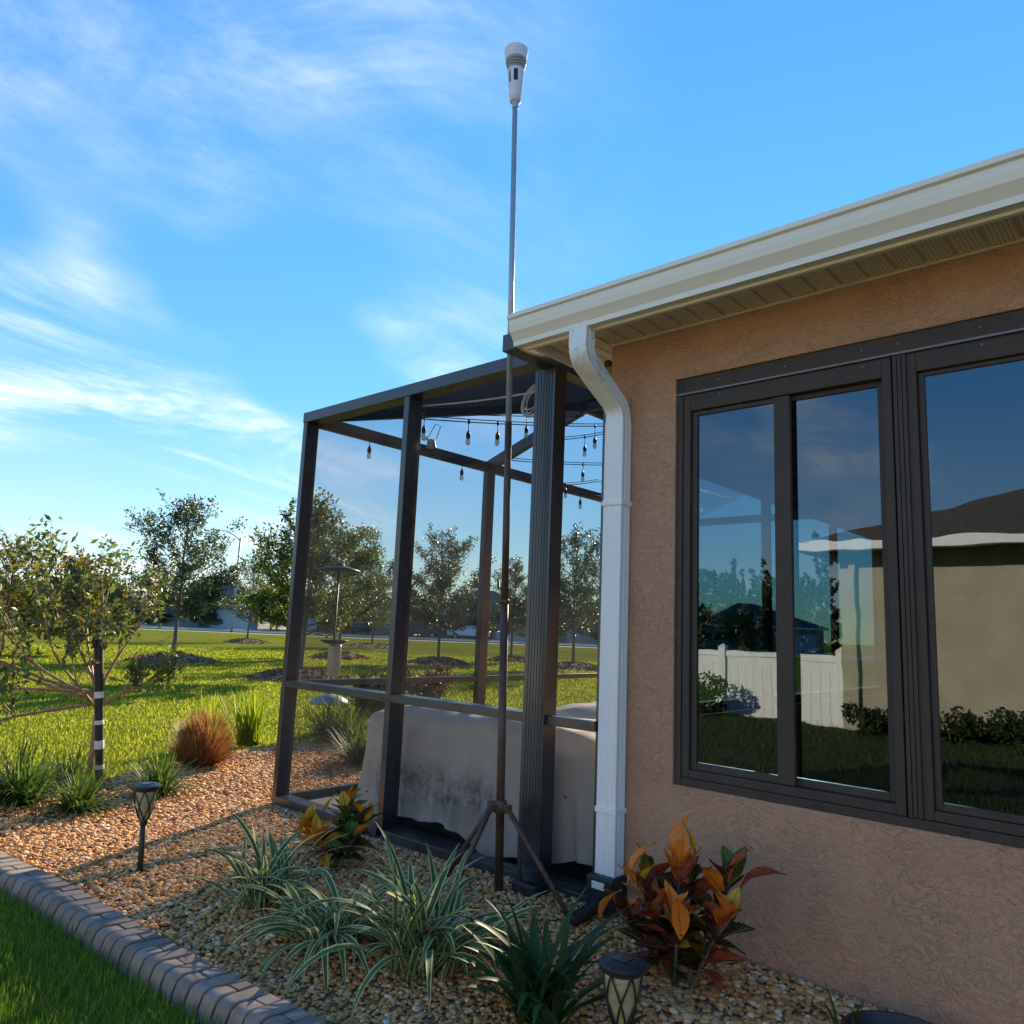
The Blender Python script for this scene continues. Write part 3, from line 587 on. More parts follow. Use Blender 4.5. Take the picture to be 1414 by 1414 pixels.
def arc(cx, cz, r, a0, a1, n): return [(cx + r * math.cos(a0 + (a1 - a0) * i / n), cz + r * math.sin(a0 + (a1 - a0) * i / n)) for i in range(n + 1)]
top = [(2.632, 2.556), (2.632, 2.50)]; e1 = arc(2.632 + .085, 2.475, .085, math.pi, math.pi + rad(61), 9)
x1, z1 = e1[-1]; dr = Vector((math.sin(rad(61)), -math.cos(rad(61)))); x2, z2 = x1 + dr.x * .22, z1 + dr.y * .22
e2 = arc(x2 - .085 * math.cos(rad(61)), z2 - .085 * math.sin(rad(61)), .085, rad(61), 0, 9)
xw = e2[-1][0]; sh = 2.936 - xw
mid = [(x1 + dr.x * (.22 + sh / math.sin(rad(61))) * f, z1 + dr.y * (.22 + sh / math.sin(rad(61))) * f) for f in (.45, .5, .55)]
e2 = [(a + sh, b - sh / math.tan(rad(61))) for a, b in e2]
path = top + e1 + mid + e2
elb = spout(path + [(2.936, e2[-1][1] - .05)], 'downspout', house, crimp=tuple(range(3, 11, 2)) + tuple(range(15, 24, 2)))
spout([(2.936, e2[-1][1] - .02), (2.936, 1.95), (2.936, 1.9), (2.936, .46), (2.936, .44), (2.936, .16)], 'leader_pipe', elb, w=.102, d=.076)
for zz in (1.80, .44):
    m = MB(); m.box(2.893, 2.899, 1.930, 2.040, zz - .012, zz + .012); m.box(2.893, 2.98, 1.929, 1.933, zz - .012, zz + .012); m.build('strap', 'white_spout', elb, bevel=.002)
m = MB(); m.box(2.86, 2.978, 1.915, 2.055, 0.03, .175); ad = m.build('drain_adapter', 'black_plastic', elb, bevel=.012, seg=3)
m = MB(); m.box(2.8545, 2.859, 1.955, 2.02, .125, .155); m.build('sticker', 'tape_white', elb, bevel=.002)
pts = [(2.87, 1.98, .07), (2.80, 1.99, .05), (2.73, 2.0, .035), (2.69, 2.0, .03)]
m = MB(); m.tube([Vector(pts[0]).lerp(Vector(pts[3]), i / 24) + Vector((0, 0, .0)) for i in range(25)], [.024 + (.005 if i % 2 else 0) for i in range(25)], 14); m.build('corrugated_pipe', 'black_plastic', elb, smooth=True)

# bronze window: two mulled units
FX = WX + .012
def ring(m, x0, x1, y0, y1, z0, z1, w, wt=None, wb=None):
    wt, wb = wt or w, wb or w
    m.box(x0, x1, y0, y0 + w, z0, z1); m.box(x0, x1, y1 - w, y1, z0, z1); m.box(x0, x1, y0 + w, y1 - w, z1 - wt, z1); m.box(x0, x1, y0 + w, y1 - w, z0, z0 + wb)
m = MB(); ring(m, FX, FX + .09, WIN['y0'], WIN['y1'], WIN['z0'], WIN['z1'], .030, .075, .032); win = m.build('window', 'bronze', house, bevel=.003)
m = MB(); m.box(FX - .008, FX + .03, WIN['y0'] + .002, WIN['y1'] - .002, 2.282, 2.290); m.build('head_bead', 'bead', win)
def unit(y0, y1, sliders):
    m = MB(); ring(m, FX + .006, FX + .075, y0, y1, WIN['z0'] + .033, 2.281, .034, .075, .034); m.build('unit_frame', 'bronze', win, bevel=.003)
    z0, z1 = WIN['z0'] + .068, 2.205
    a, b = y0 + .035, y1 - .035
    if sliders:
        mid = (a + b) / 2 - .012
        for (p, q, xo) in ((mid - .03, b, .022), (a, mid + .03, .040)):
            m = MB(); ring(m, FX + xo, FX + xo + .022, p, q, z0, z1, .026, .020, .03)
            s_ = m.build('sash', 'bronze', win, bevel=.0025)
            m = MB(); m.box(FX + xo + .009, FX + xo + .013, p + .024, q - .024, z0 + .026, z1 - .018); m.build('pane', 'glass', win)
        m = MB(); m.box(FX + .010, FX + .021, mid - .034, mid + .034, z0 + .002, z1 - .002); m.build('meeting_stile', 'bronze', win, bevel=.003)
    else:
        m = MB(); ring(m, FX + .022, FX + .044, a, b, z0, z1, .022, .016, .026); m.build('sash', 'bronze', win, bevel=.0025)
        m = MB(); m.box(FX + .030, FX + .034, a + .02, b - .02, z0 + .022, z1 - .014); m.build('pane', 'glass', win)
unit(.800, 1.674, True); unit(WIN['y0'] + .031, .748, False)
m = MB()
for y0 in (.752, .768, .784): m.box(FX - .004, FX + .05, y0 - .0055, y0 + .0055 + .003, WIN['z0'] + .034, 2.2805)
m.build('mullion', 'bronze', win, bevel=.002)
for k, yk in enumerate((1.45, 1.1, .62, .30)):
    m = MB(); m.box(FX - .003, FX + .005, yk - .012, yk + .012, WIN['z0'] + .012, WIN['z0'] + .022); m.build('weep_cover', 'black_plastic', win)
for yk in (1.5, 1.2, .9, .77, .5, .2):
    for zk in (2.325, 2.262):
        m = MB(); m.lathe([(.004, 0), (.0035, .0025), (.001, .0035)], (FX - .0005 if zk > 2.3 else FX + .0055, yk, zk), 8, (-1, 0, 0)); m.build('screw', 'steel', win, smooth=True)
# glazed opening of the end wall towards the porch
m = MB(); ring(m, 0, .06, 3.42, 6.95, .82, 2.12, .05); m.v = [(y, WY - .12 + x, z) for x, y, z in m.v]
for xk in (4.57, 5.75): m.box(xk - .03, xk + .03, WY - .11, WY - .07, .87, 2.07)
sl = m.build('porch_window', 'dark_interior', house)
for a, b in ((3.47, 4.54), (4.60, 5.72), (5.78, 6.90)):
    m = MB(); m.box(a, b, WY - .094, WY - .088, .87, 2.07); m.build('pane', 'clear_glass', sl)

# ------------------------------------------------------------------ screened porch
cage = thing('screen_enclosure', (2.98, 4.70, 0), 'dark bronze screened porch cage joined to the end of the brown house', 'screen porch')
FRX = 2.952; AY = 4.70; TOPZ = 2.68; XE = 8.7
def bar(name, *b, mat='cage_bronze', par=None, bev=.003): m = MB(); m.box(*b); return m.build(name, mat, par or cage, bevel=bev)
m = MB(); m.box(2.94, XE, WY + .005, AY + .01, -.2, -.002); m.build('slab', 'deck_floor', cage)
pa = bar('post', FRX, 3.055, AY - .045, AY, 0, TOPZ - .0745)
p2 = bar('post', FRX, 3.065, 3.545, 3.592, .05, TOPZ - .0745)
m = MB(); yb0, yb1 = 2.378, 2.512
prof = [(2.935, yb0)] + [(3.03, yb0), (3.03, yb1), (2.935, yb1)]
fl = []; nfl = 6
for k in range(nfl):
    a = yb1 - .012 - (yb1 - yb0 - .024) * k / nfl; w = (yb1 - yb0 - .024) / nfl; fl += [(2.935, a), (2.935, a - w * .55), (2.938, a - w * .65), (2.938, a - w * .95)]
m.prism([(3.03, yb0), (3.03, yb1), (2.935, yb1)] + fl + [(2.935, yb0)], 2, 0.0, 2.548); big = m.build('corner_post', 'cage_bronze', cage)
bar('post', 3.0, 3.05, WY + .032, WY + .06, 0, 2.545)
bar('front_beam', FRX - .004, 3.06, 2.465, AY + .003, TOPZ - .074, TOPZ)
bar('super_gutter', 2.62, 8.7, 2.382, 2.464, 2.549, 2.635)
for a, b in ((3.593, AY - .046), (2.513, 3.544), (WY + .061, 2.377)):
    xb = 3.05 if a > 2.2 else 2.999; a2 = a if a > 2.2 else WY + .031; bar('mid_rail', FRX + .002, xb, a2, b, .755, .800); bar('bottom_rail', FRX - .004, xb, a2, b, 0, .049)
# far end wall at y = AY
bar('end_beam', 3.0605, XE, AY - .045, AY + .002, TOPZ - .088, TOPZ - .001)
exs = [3.056, 4.83, 4.93, 6.70, 6.80, 8.60, 8.70]
for k in range(1, 6, 2): bar('post', exs[k], exs[k + 1], AY - .05, AY + .005, .0, TOPZ - .09)
for k in range(0, 6, 2):
    bar('mid_rail', exs[k], exs[k + 1], AY - .045, AY, .752, .797); bar('bottom_rail', exs[k], exs[k + 1], AY - .045, AY, .0, .048)
bar('post', XE - .06, XE, WY + .01, WY + .07, 0, TOPZ); bar('side_beam', XE - .05, XE, WY + .07, AY - .05, TOPZ - .088, TOPZ - .001)
# hipped screen roof
A_ = Vector((3.0, AY - .02, TOPZ - .03)); HP = Vector((4.88, 3.62, 3.03)); HQ = Vector((XE - .1, 3.62, 3.03))
m = MB(); m.beam(A_, HP, .05, .06); m.build('hip_beam', 'cage_bronze', cage)
m = MB(); m.beam((4.88, AY - .02, TOPZ - .03), HP, .055, .09); m.build('rafter', 'cage_bronze', cage)
m = MB(); m.beam((6.75, AY - .02, TOPZ - .03), (6.75, 3.62, 3.03), .05, .08); m.build('rafter', 'cage_bronze', cage)
m = MB(); m.beam(HP, HQ, .05, .09); m.build('ridge_beam', 'cage_bronze', cage)
m = MB(); m.beam(HP, (4.88, 2.44, 3.03), .05, .09); m.build('ridge_beam', 'cage_bronze', cage)
def panel(mat, *pts): m = MB(); m.add(pts, [tuple(range(len(pts)))]); return m.build('screen_panel', mat, cage)
SX = 3.02
for a, b in ((3.592, AY - .045), (2.512, 3.545), (WY + .06, 2.378)):
    for z0, z1 in ((.049, .755), (.80, TOPZ - .0745 if b > 2.4 else 2.549)): panel('screen', (SX, a, z0), (SX, b, z0), (SX, b, z1), (SX, a, z1))
for k in range(0, 6, 2):
    for z0, z1 in ((.048, .752), (.797, TOPZ - .088)): panel('end_screen', (exs[k], AY - .02, z0), (exs[k + 1], AY - .02, z0), (exs[k + 1], AY - .02, z1), (exs[k], AY - .02, z1))
q = .028
panel('roof_screen', (3.02, AY - .01, TOPZ), (4.88, AY - .01, TOPZ), tuple(HP + Vector((0, 0, q)))); panel('roof_screen', (4.88, AY - .01, TOPZ), (6.75, AY - .01, TOPZ), (6.75, 3.62, 3.03 + q), tuple(HP + Vector((0, 0, q))))
panel('roof_screen', (6.75, AY - .01, TOPZ), (XE, AY - .01, TOPZ), tuple(HQ + Vector((0, 0, q))), (6.75, 3.62, 3.03 + q))
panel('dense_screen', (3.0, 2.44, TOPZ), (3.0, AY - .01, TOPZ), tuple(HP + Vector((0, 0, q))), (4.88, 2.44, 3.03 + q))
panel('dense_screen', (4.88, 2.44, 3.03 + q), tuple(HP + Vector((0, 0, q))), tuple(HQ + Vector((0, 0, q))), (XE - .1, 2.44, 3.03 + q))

# ------------------------------------------------------------------ canvas covers inside the porch
def cover(name, x0, x1, y0, y1, zt, label, seed, hem=(0.02, 0.02), org=None, flare=.07):
    r = random.Random(seed); root = thing(name, org or ((x0 + x1) / 2, (y0 + y1) / 2, 0), label, 'cover')
    nu, nv = 300, 34; V = []; F = []; W_, D_ = x1 - x0, y1 - y0; cx, cy = (x0 + x1) / 2, (y0 + y1) / 2; rc = .07
    def perim(q):                                   # rounded rectangle by arc length: point and outward normal
        sx, sy = W_ - 2 * rc, D_ - 2 * rc; qa = math.pi * rc / 2; tot = 2 * (sx + sy) + 4 * qa; q = (q % 1) * tot
        for (ox, oy, dx, dy, ln, c0, c1, a0) in ((W_/2, -D_/2 + rc, 0, 1, sy, W_/2 - rc, D_/2 - rc, 0), (W_/2 - rc, D_/2, -1, 0, sx, -W_/2 + rc, D_/2 - rc, 90), (-W_/2, D_/2 - rc, 0, -1, sy, -W_/2 + rc, -D_/2 + rc, 180), (-W_/2 + rc, -D_/2, 1, 0, sx, W_/2 - rc, -D_/2 + rc, 270)):
            if q < ln: n_ = rad(a0); return ox + dx * q, oy + dy * q, math.cos(n_), math.sin(n_)
            q -= ln
            if q < qa: n_ = rad(a0) + q / rc; return c0 + rc * math.cos(n_), c1 + rc * math.sin(n_), math.cos(n_), math.sin(n_)
            q -= qa
        return W_/2, -D_/2 + rc, 1, 0
    ph = [r.uniform(0, 6.28) for _ in range(12)]
    for j in range(nv + 1):
        v = j / nv
        for i in range(nu):
            q = i / nu; px_, py_, nx_, ny_ = perim(q); a = 2 * math.pi * q
            amp = .45 + .55 * math.sin(3 * a + ph[8]) ** 2
            fold = amp * (.016 * math.sin(11 * a + ph[0] + 1.2 * v) + .014 * math.sin(23 * a + ph[1] - 2.5 * v) + .009 * math.sin(41 * a + ph[2] + 3 * v) + .005 * math.sin(67 * a + ph[9]))
            if v < .66:
                w = v / .66; k = 1 + flare * (1 - w) ** 1.5; hz = hem[0] + hem[1] * (.5 + .5 * math.sin(5 * a + ph[3])) + .018 * math.sin(11 * a + ph[4])
                ztop = zt * .885 + .018 * math.sin(4 * a + ph[10]) + .010 * math.sin(13 * a + ph[11])
                x, y, z = cx + px_ * k + nx_ * fold * (1.15 - w), cy + py_ * k + ny_ * fold * (1.15 - w), hz + (ztop - hz) * w
            else:
                w = (v - .66) / .34; k = 1 - .80 * w ** 1.15; ztop = zt * .885 + .018 * math.sin(4 * a + ph[10]) + .010 * math.sin(13 * a + ph[11])
                x, y = cx + px_ * k + nx_ * fold * .15 * (1 - w), cy + py_ * k + ny_ * fold * .15 * (1 - w)
                z = ztop + (zt - ztop) * math.sin(min(1, w * 1.6) * math.pi / 2) + w * (.012 * math.sin(7 * x + 9 * y + ph[5]) + .010 * math.sin(17 * y - 11 * x + ph[6]))
            V.append((x, y, z))
    F = [(j * nu + i, j * nu + (i + 1) % nu, (j + 1) * nu + (i + 1) % nu, (j + 1) * nu + i) for j in range(nv) for i in range(nu)]
    V.append((cx, cy, zt * 1.0)); F += [(nv * nu + i, nv * nu + (i + 1) % nu, len(V) - 1) for i in range(nu)]
    m = MB(); m.v, m.f = V, F; m.build('cloth', 'canvas', root, smooth=True)
    return root
g = cover('grill_cover', 3.13, 3.80, 2.10, 4.00, .715, 'long tan canvas cover over a grill, mildew stains low on its front', 4, (.03, .09))
m = MB(); m.box(3.24, 3.72, 2.2, 3.85, 0.0, .10); m.build('base_cabinet', 'black_plastic', g)
cover('table_cover', 4.05, 5.15, 2.3, 3.35, .74, 'pale canvas cover over a table behind the grill, its top sunlit', 9, (.25, .05))

# string lights
def catenary(a, b, sag, n=14):
    a, b = Vector(a), Vector(b); return [a.lerp(b, i / n) - Vector((0, 0, sag * 4 * (i / n) * (1 - i / n))) for i in range(n + 1)]
BULB = {}
def string(knots, sag, bulbs, label, off=.022):
    t = thing('string_light', knots[0], label, 'string light', 'string lights under the porch roof'); p = []
    for a, b in zip(knots, knots[1:]): p += catenary(a, b, sag, 10)[:-1]
    p.append(Vector(knots[-1])); m = MB(); m.tube(p, .0042, 5); m.tube([q + Vector((.006, .006, off)) for q in p], .0036, 5); m.build('wire', 'black_wire', t)
    for f, drop in bulbs:
        k = min(len(p) - 2, int(f * 10)); q = p[k].lerp(p[k + 1], f * 10 - k)
        m = MB(); m.tube([q, q - Vector((0, 0, drop))], .003, 5); m.lathe([(.006, -drop - .045), (.015, -drop - .043), (.016, -drop - .015), (.010, -drop), (.004, -drop + .012)], q, 10)
        m.lathe([(.007, -.012), (.009, -.006), (.009, .006), (.005, .016)], q, 8); s_ = m.build('socket', 'black_plastic', t, smooth=True)
        m = MB(); m.lathe([(.002, -drop - .092), (.012, -drop - .087), (.0175, -drop - .072), (.016, -drop - .056), (.010, -drop - .044)], q, 12); m.build('bulb', 'bulb_glass', s_, smooth=True)
string([(3.06, 3.58, 2.49), (5.13, 3.60, 2.92), (8.3, 3.3, 2.92)], .015, [(.22, .07), (.36, .07), (.93, .10), (1.4, .1)], 'black wire of hanging bulbs running level from the second post below the ridge')
string([(3.06, 3.58, 2.50), (3.72, 4.25, 2.80), (4.9, 3.66, 2.96)], .012, [(.72, .09), (1.62, .09)], 'black wire of hanging bulbs looped from the second post up to the hip beam')
string([(3.05, 4.62, 2.60), (4.86, 4.60, 2.60), (6.70, 4.60, 2.62)], .03, [(.24, .05), (.78, .05), (1.3, .06), (1.7, .06)], 'black wire of hanging bulbs along the far end beam')
string([(4.62, 4.20, 2.60), (6.0, 4.2, 2.82), (8.5, 4.0, 2.84)], .01, [(.24, .07), (.74, .07), (1.4, .08)], 'black wire of hanging bulbs crossing behind the fluted post')
string([(4.72, 3.80, 2.74), (5.45, 3.8, 2.96), (8.4, 3.75, 2.95)], .01, [(.10, .05), (.55, .08), (.98, .06)], 'black wire of hanging bulbs rising to the ridge behind the fluted post')
string([(5.5, 4.5, 2.56), (6.3, 4.5, 2.74), (8.5, 4.4, 2.72)], .01, [(.22, .04), (.34, .04), (1.3, .06)], 'black wire with a pair of bulbs close to the far end beam')
# white cable: run along the beam, coil on the post
m = MB(); m.tube(catenary((3.08, 3.56, 2.575), (3.07, 2.55, 2.49), .012), .005, 6)
r = random.Random(2); c0 = Vector((3.07, 2.63, 2.45))
for k in range(7):
    R_ = .085 + r.uniform(-.018, .022); ox, oy = r.uniform(-.02, .02), r.uniform(-.03, .03); ti = r.uniform(-.5, .5)
    m.tube([c0 + Vector((ox + .03 * math.sin(a + ti), oy + R_ * .8 * math.cos(a), R_ * math.sin(a))) for a in [2 * math.pi * i / 22 for i in range(23)]], .0038, 5, False)
tag(m.build('cable_coil', 'white_cable'), 'coiled white cable hung by the fluted post with a run along the beam', 'cable')
# small white security light on the second post
sl_ = thing('security_light', (3.07, 3.50, 2.33), 'small white floodlight clipped inside the second porch post', 'light')
m = MB(); m.box(3.066, 3.09, 3.50, 3.54, 2.345, 2.365); m.build('bracket', 'white_paint', sl_, bevel=.004)
m = MB(); m.add([(3.07, 3.44, 2.29), (3.11, 3.44, 2.29), (3.11, 3.50, 2.29), (3.07, 3.50, 2.29), (3.075, 3.455, 2.345), (3.105, 3.455, 2.345), (3.105, 3.495, 2.35), (3.075, 3.495, 2.35)], [(3,2,1,0),(4,5,6,7),(0,1,5,4),(1,2,6,5),(2,3,7,6),(3,0,4,7)]); m.build('lamp_head', 'lamp_grey', sl_, bevel=.006)
m = MB(); m.tube([(3.085, 3.50, 2.365), (3.09, 3.44, 2.44), (3.095, 3.40, 2.42), (3.09, 3.43, 2.345)], .0025, 5); m.build('cord', 'black_wire', sl_)
# pennant of clear plastic under the ridge
m = MB(); m.box(4.2, 4.46, 2.62, 2.70, 2.84, 2.848); m.v = [(x, y, z - .55 * (x - 4.2) + (.02 if y > 2.66 else 0)) for x, y, z in m.v]
tag(m.build('light_diffuser', 'white_paint'), 'small white panel hanging under the dark porch roof', 'panel')

# ------------------------------------------------------------------ mast with weather station
B0 = Vector((2.775, 2.48, .035)); T0 = Vector((2.775, 2.595, 4.045))
mast = thing('antenna_mast', B0, 'tall thin pole on a rusty tripod in the gravel by the porch', 'mast')
def on(z): return B0.lerp(T0, (z - B0.z) / (T0.z - B0.z))
m = MB(); m.tube([on(.0), on(1.33)], .0195, 14); m.build('lower_tube', 'rusty_pole', mast, smooth=True)
m = MB(); m.tube([on(1.31), on(2.24)], .0175, 14); m.lathe([(.0215, -.012), (.0225, 0), (.0215, .012)], on(1.335), 14); m.build('middle_tube', 'rusty_pole', mast, smooth=True)
m = MB(); m.tube([on(2.20), on(4.05)], .0150, 14); m.build('upper_tube', 'steel', mast, smooth=True)
m = MB(); m.tube([on(1.40), on(1.40) + Vector((-.012, .030, .0)), on(1.44) + Vector((-.012, .036, 0))], .007, 8); m.build('clamp_bolt', 'black_plastic', mast, smooth=True)
cz = .385; cc = on(cz)
m = MB(); m.lathe([(.024, -.03), (.030, -.026), (.030, .022), (.024, .03)], cc, 16); m.build('collar', 'rusty_pole', mast, smooth=True)
for fx, fy, fz in ((2.73, 2.03, .02), (2.745, 2.79, .02), (2.53, 2.555, .005)):
    d = Vector((fx, fy, 0)) - Vector((cc.x, cc.y, 0)); d.normalize(); h = cc + d * .052 + Vector((0, 0, .0)); ft = Vector((fx, fy, fz))
    m = MB(); m.tube([h, h.lerp(ft, .5), ft], [.0125, .0120, .0115], 10); m.build('leg', 'rusty_pole', mast, smooth=True)
    m = MB(); m.beam(cc + d * .02, cc + d * .066, .030, .034); m.build('leg_bracket', 'rusty_pole', mast, bevel=.004)
ws = thing('weather_station', on(4.045), 'white cone-shaped weather sensor on top of the tall pole', 'weather sensor')
o = on(4.045); axv = (T0 - B0).normalized(); AX = tuple(axv)
m = MB(); m.lathe([(.015, -.03), (.018, -.02), (.020, .015), (.021, .02)], o, 18, AX); m.build('socket', 'steel', ws, smooth=True)
m = MB(); m.lathe([(.020, .012), (.030, .016), (.034, .05), (.040, .12), (.046, .19), (.047, .205)], o, 26, AX); m.build('body', 'sensor_plastic', ws, smooth=True)
m = MB()
for k in range(4): z = .206 + k * .015; rr = .047 + k * .0035; m.lathe([(rr - .008, z), (rr, z + .003), (rr + .001, z + .009), (rr - .008, z + .013)], o, 26, AX)
m.build('louver', 'louver', ws, smooth=True)
m = MB(); m.lathe([(.050, .264), (.058, .268), (.060, .285), (.0665, .322), (.0665, .330), (.061, .330), (.056, .300), (.004, .292)], o, 30, AX); m.build('rain_collector', 'sensor_plastic', ws, smooth=True, flat_angle=35)
dcam = Vector((-.74, -.67, 0)).normalized(); side = axv.cross(dcam).normalized(); fc = o + axv * .155 + dcam * .0365
def slab(name, c_, w, h, mat): m = MB(); m.beam(c_ - axv * h / 2, c_ + axv * h / 2, w, w * .8); return m.build(name, mat, ws, bevel=.003)
m = MB(); q = [fc + side * sx * .0115 + axv * sz * .034 + dcam * (e + sz * .002) for e in (-.012, .008) for sx, sz in ((-1, -1), (1, -1), (1, 1), (-1, 1))]
m.add(q, [(3,2,1,0),(4,5,6,7),(0,1,5,4),(1,2,6,5),(2,3,7,6),(3,0,4,7)]); m.build('display_window', 'sensor_dark', ws, bevel=.003)
m = MB(); q = [p - side * .030 * 1 - dcam * .010 for p in q]; q = [fc - side * .0325 + side * sx * .003 + axv * sz * .034 - dcam * .012 + dcam * e for e in (-.012, .008) for sx, sz in ((-1, -1), (1, -1), (1, 1), (-1, 1))]
m.add(q, [(3,2,1,0),(4,5,6,7),(0,1,5,4),(1,2,6,5),(2,3,7,6),(3,0,4,7)]); m.build('side_strip', 'sensor_dark', ws)

# black landscape spotlight at the fluted post
sp_ = thing('ground_spotlight', (2.89, 2.36, .03), 'black landscape spotlight lying at the foot of the fluted post', 'spotlight')
m = MB(); m.box(2.80, 2.925, 2.29, 2.43, .02, .075); m.build('base', 'black_plastic', sp_, bevel=.012, seg=3)
m = MB()
for k in range(6): m.lathe([(.040, 0), (.048, .003), (.048, .006), (.040, .009)], Vector((2.875, 2.36, .085)) + Vector((-.35, -.2, .9)).normalized() * .0115 * k, 16, (-.35, -.2, .9))
m.build('finned_head', 'black_plastic', sp_, smooth=True)

# ------------------------------------------------------------------ plants of the bed
def strap_mesh(name, length, width, arch, curl, mat, fold=0.25, n=9, twist=0.0):
    """one strap leaf growing from the origin along +X: rises, then arches over"""
    m = MB(); m.uv = []; ang = math.pi / 2 - arch * .25; x = z = 0.0; pts = []
    for i in range(n + 1):
        pts.append((x, z, ang)); d = length / n; x += math.cos(ang) * d; z += math.sin(ang) * d; ang -= arch / n * (0.6 + 0.8 * i / n) + curl * (i / n) ** 3 / n
    for i, (x, z, a) in enumerate(pts):
        t = i / n; w = width * (0.62 + 0.38 * math.sin(min(1, t * 1.7) * math.pi / 2)) * (1 - max(0, (t - .55) / .45) ** 1.8) / 2 + 0.0006; tw = twist * t
        for k, u in ((-1, 0.0), (0, 0.5), (1, 1.0)):
            lift = abs(k) * w * fold
            m.v.append((x - math.sin(a) * lift, k * w * math.cos(tw), z + math.cos(a) * lift + k * w * math.sin(tw))); m.uv.append((u, t))
    m.f = [(i * 3 + k, i * 3 + k + 1, (i + 1) * 3 + k + 1, (i + 1) * 3 + k) for i in range(n) for k in range(2)]
    me = bpy.data.meshes.new(name); me.from_pydata(m.v, [], m.f); ul = me.uv_layers.new(name='UVMap')
    ul.data.foreach_set('uv', np.array([m.uv[l.vertex_index] for l in me.loops], dtype=np.float32).ravel())
    me.materials.append(M[mat]); me.polygons.foreach_set('use_smooth', [True] * len(me.polygons)); me.update(); return me
def strappy_plant(name, loc, label, cat, mat, n, lmin, lmax, width, seed, spread=1.0, rad0=.05, arches=(.5, 2.3), group=None, bias=None):
    r = random.Random(seed); root = thing(name, loc, label, cat, group); shapes = []
    for k in range(14):
        L = lmin + (lmax - lmin) * (k / 13); shapes.append(strap_mesh('leaf', L, width * r.uniform(.8, 1.2), r.uniform(*arches), r.uniform(0, .8), mat, r.uniform(.15, .45), twist=r.uniform(-.6, .6)))
    for k in range(n):
        o = link('leaf', r.choice(shapes), root); a = r.uniform(0, 2 * math.pi)
        if bias and r.random() < bias[1]: a = bias[0] + r.gauss(0, .5)
        q = rad0 * math.sqrt(r.random()); b = r.uniform(0, 6.28)
        o.location = (q * math.cos(b), q * math.sin(b), r.uniform(-.015, .01)); tilt = r.uniform(-.1, .38) * spread
        o.rotation_euler = (r.gauss(0, .12), tilt, a); s_ = r.uniform(.85, 1.1); o.scale = (s_, s_, s_)
    return root
strappy_plant('flax_lily', (1.93, 3.06, .0), 'smallest striped flax lily, low and sprawling, by the small croton', 'plant', 'flax_leaf', 62, .24, .46, .027, 11, 1.5, .09, (.9, 2.5))
strappy_plant('flax_lily', (1.90, 2.53, .0), 'striped flax lily with leaves over the gravel, middle of three', 'plant', 'flax_leaf', 78, .24, .48, .027, 12, 1.6, .10, (.9, 2.6))
strappy_plant('flax_lily', (2.02, 2.14, .0), 'largest striped flax lily with tall upright cream-edged leaves by the tripod', 'plant', 'flax_leaf', 110, .26, .53, .027, 13, 1.3, .14, (.5, 2.4))
strappy_plant('day_lily', (2.02, 1.62, .0), 'plain dark green strappy clump beside the near path light', 'plant', 'dark_strap', 60, .26, .46, .026, 14, 1.1, .08, (.5, 2.0))
strappy_plant('day_lily', (1.82, 1.30, -.01), 'low sparse green clump near the path light stem', 'plant', 'dark_strap', 12, .16, .30, .016, 15, 1.2, .05, (.7, 2.0))
strappy_plant('grass_sprig', (2.60, .82, -.02), 'few thin upright grass blades beside the black saucer', 'plant', 'dark_strap', 6, .14, .28, .010, 16, .5, .10, (.1, .7))

def croton_leaf(L, Wd, arch, mat):
    m = MB(); m.uv = []; n = 9; ang = .35; x = z = 0.0
    for i in range(n + 1):
        t = i / n; w = Wd / 2 * (math.sin(math.pi * min(1, max(0, (t - .06)) / .94) ** .80) ** .8 if t > .06 else .06) + .001
        for k, u in ((-1, 0.), (-.5, .25), (0, .5), (.5, .75), (1, 1.)):
            lift = (abs(k) ** 1.4) * w * .34 + .0035 * math.sin(9 * t + 3 * k); m.v.append((x - math.sin(ang) * lift, k * w, z + math.cos(ang) * lift)); m.uv.append((u, t))
        x += math.cos(ang) * L / n; z += math.sin(ang) * L / n; ang -= arch / n
    m.f = [(i * 5 + k, i * 5 + k + 1, (i + 1) * 5 + k + 1, (i + 1) * 5 + k) for i in range(n) for k in range(4)]
    me = bpy.data.meshes.new('leaf'); me.from_pydata(m.v, [], m.f); ul = me.uv_layers.new(name='UVMap')
    ul.data.foreach_set('uv', np.array([m.uv[l.vertex_index] for l in me.loops], dtype=np.float32).ravel())
    me.materials.append(M[mat]); me.polygons.foreach_set('use_smooth', [True] * len(me.polygons)); me.update(); return me
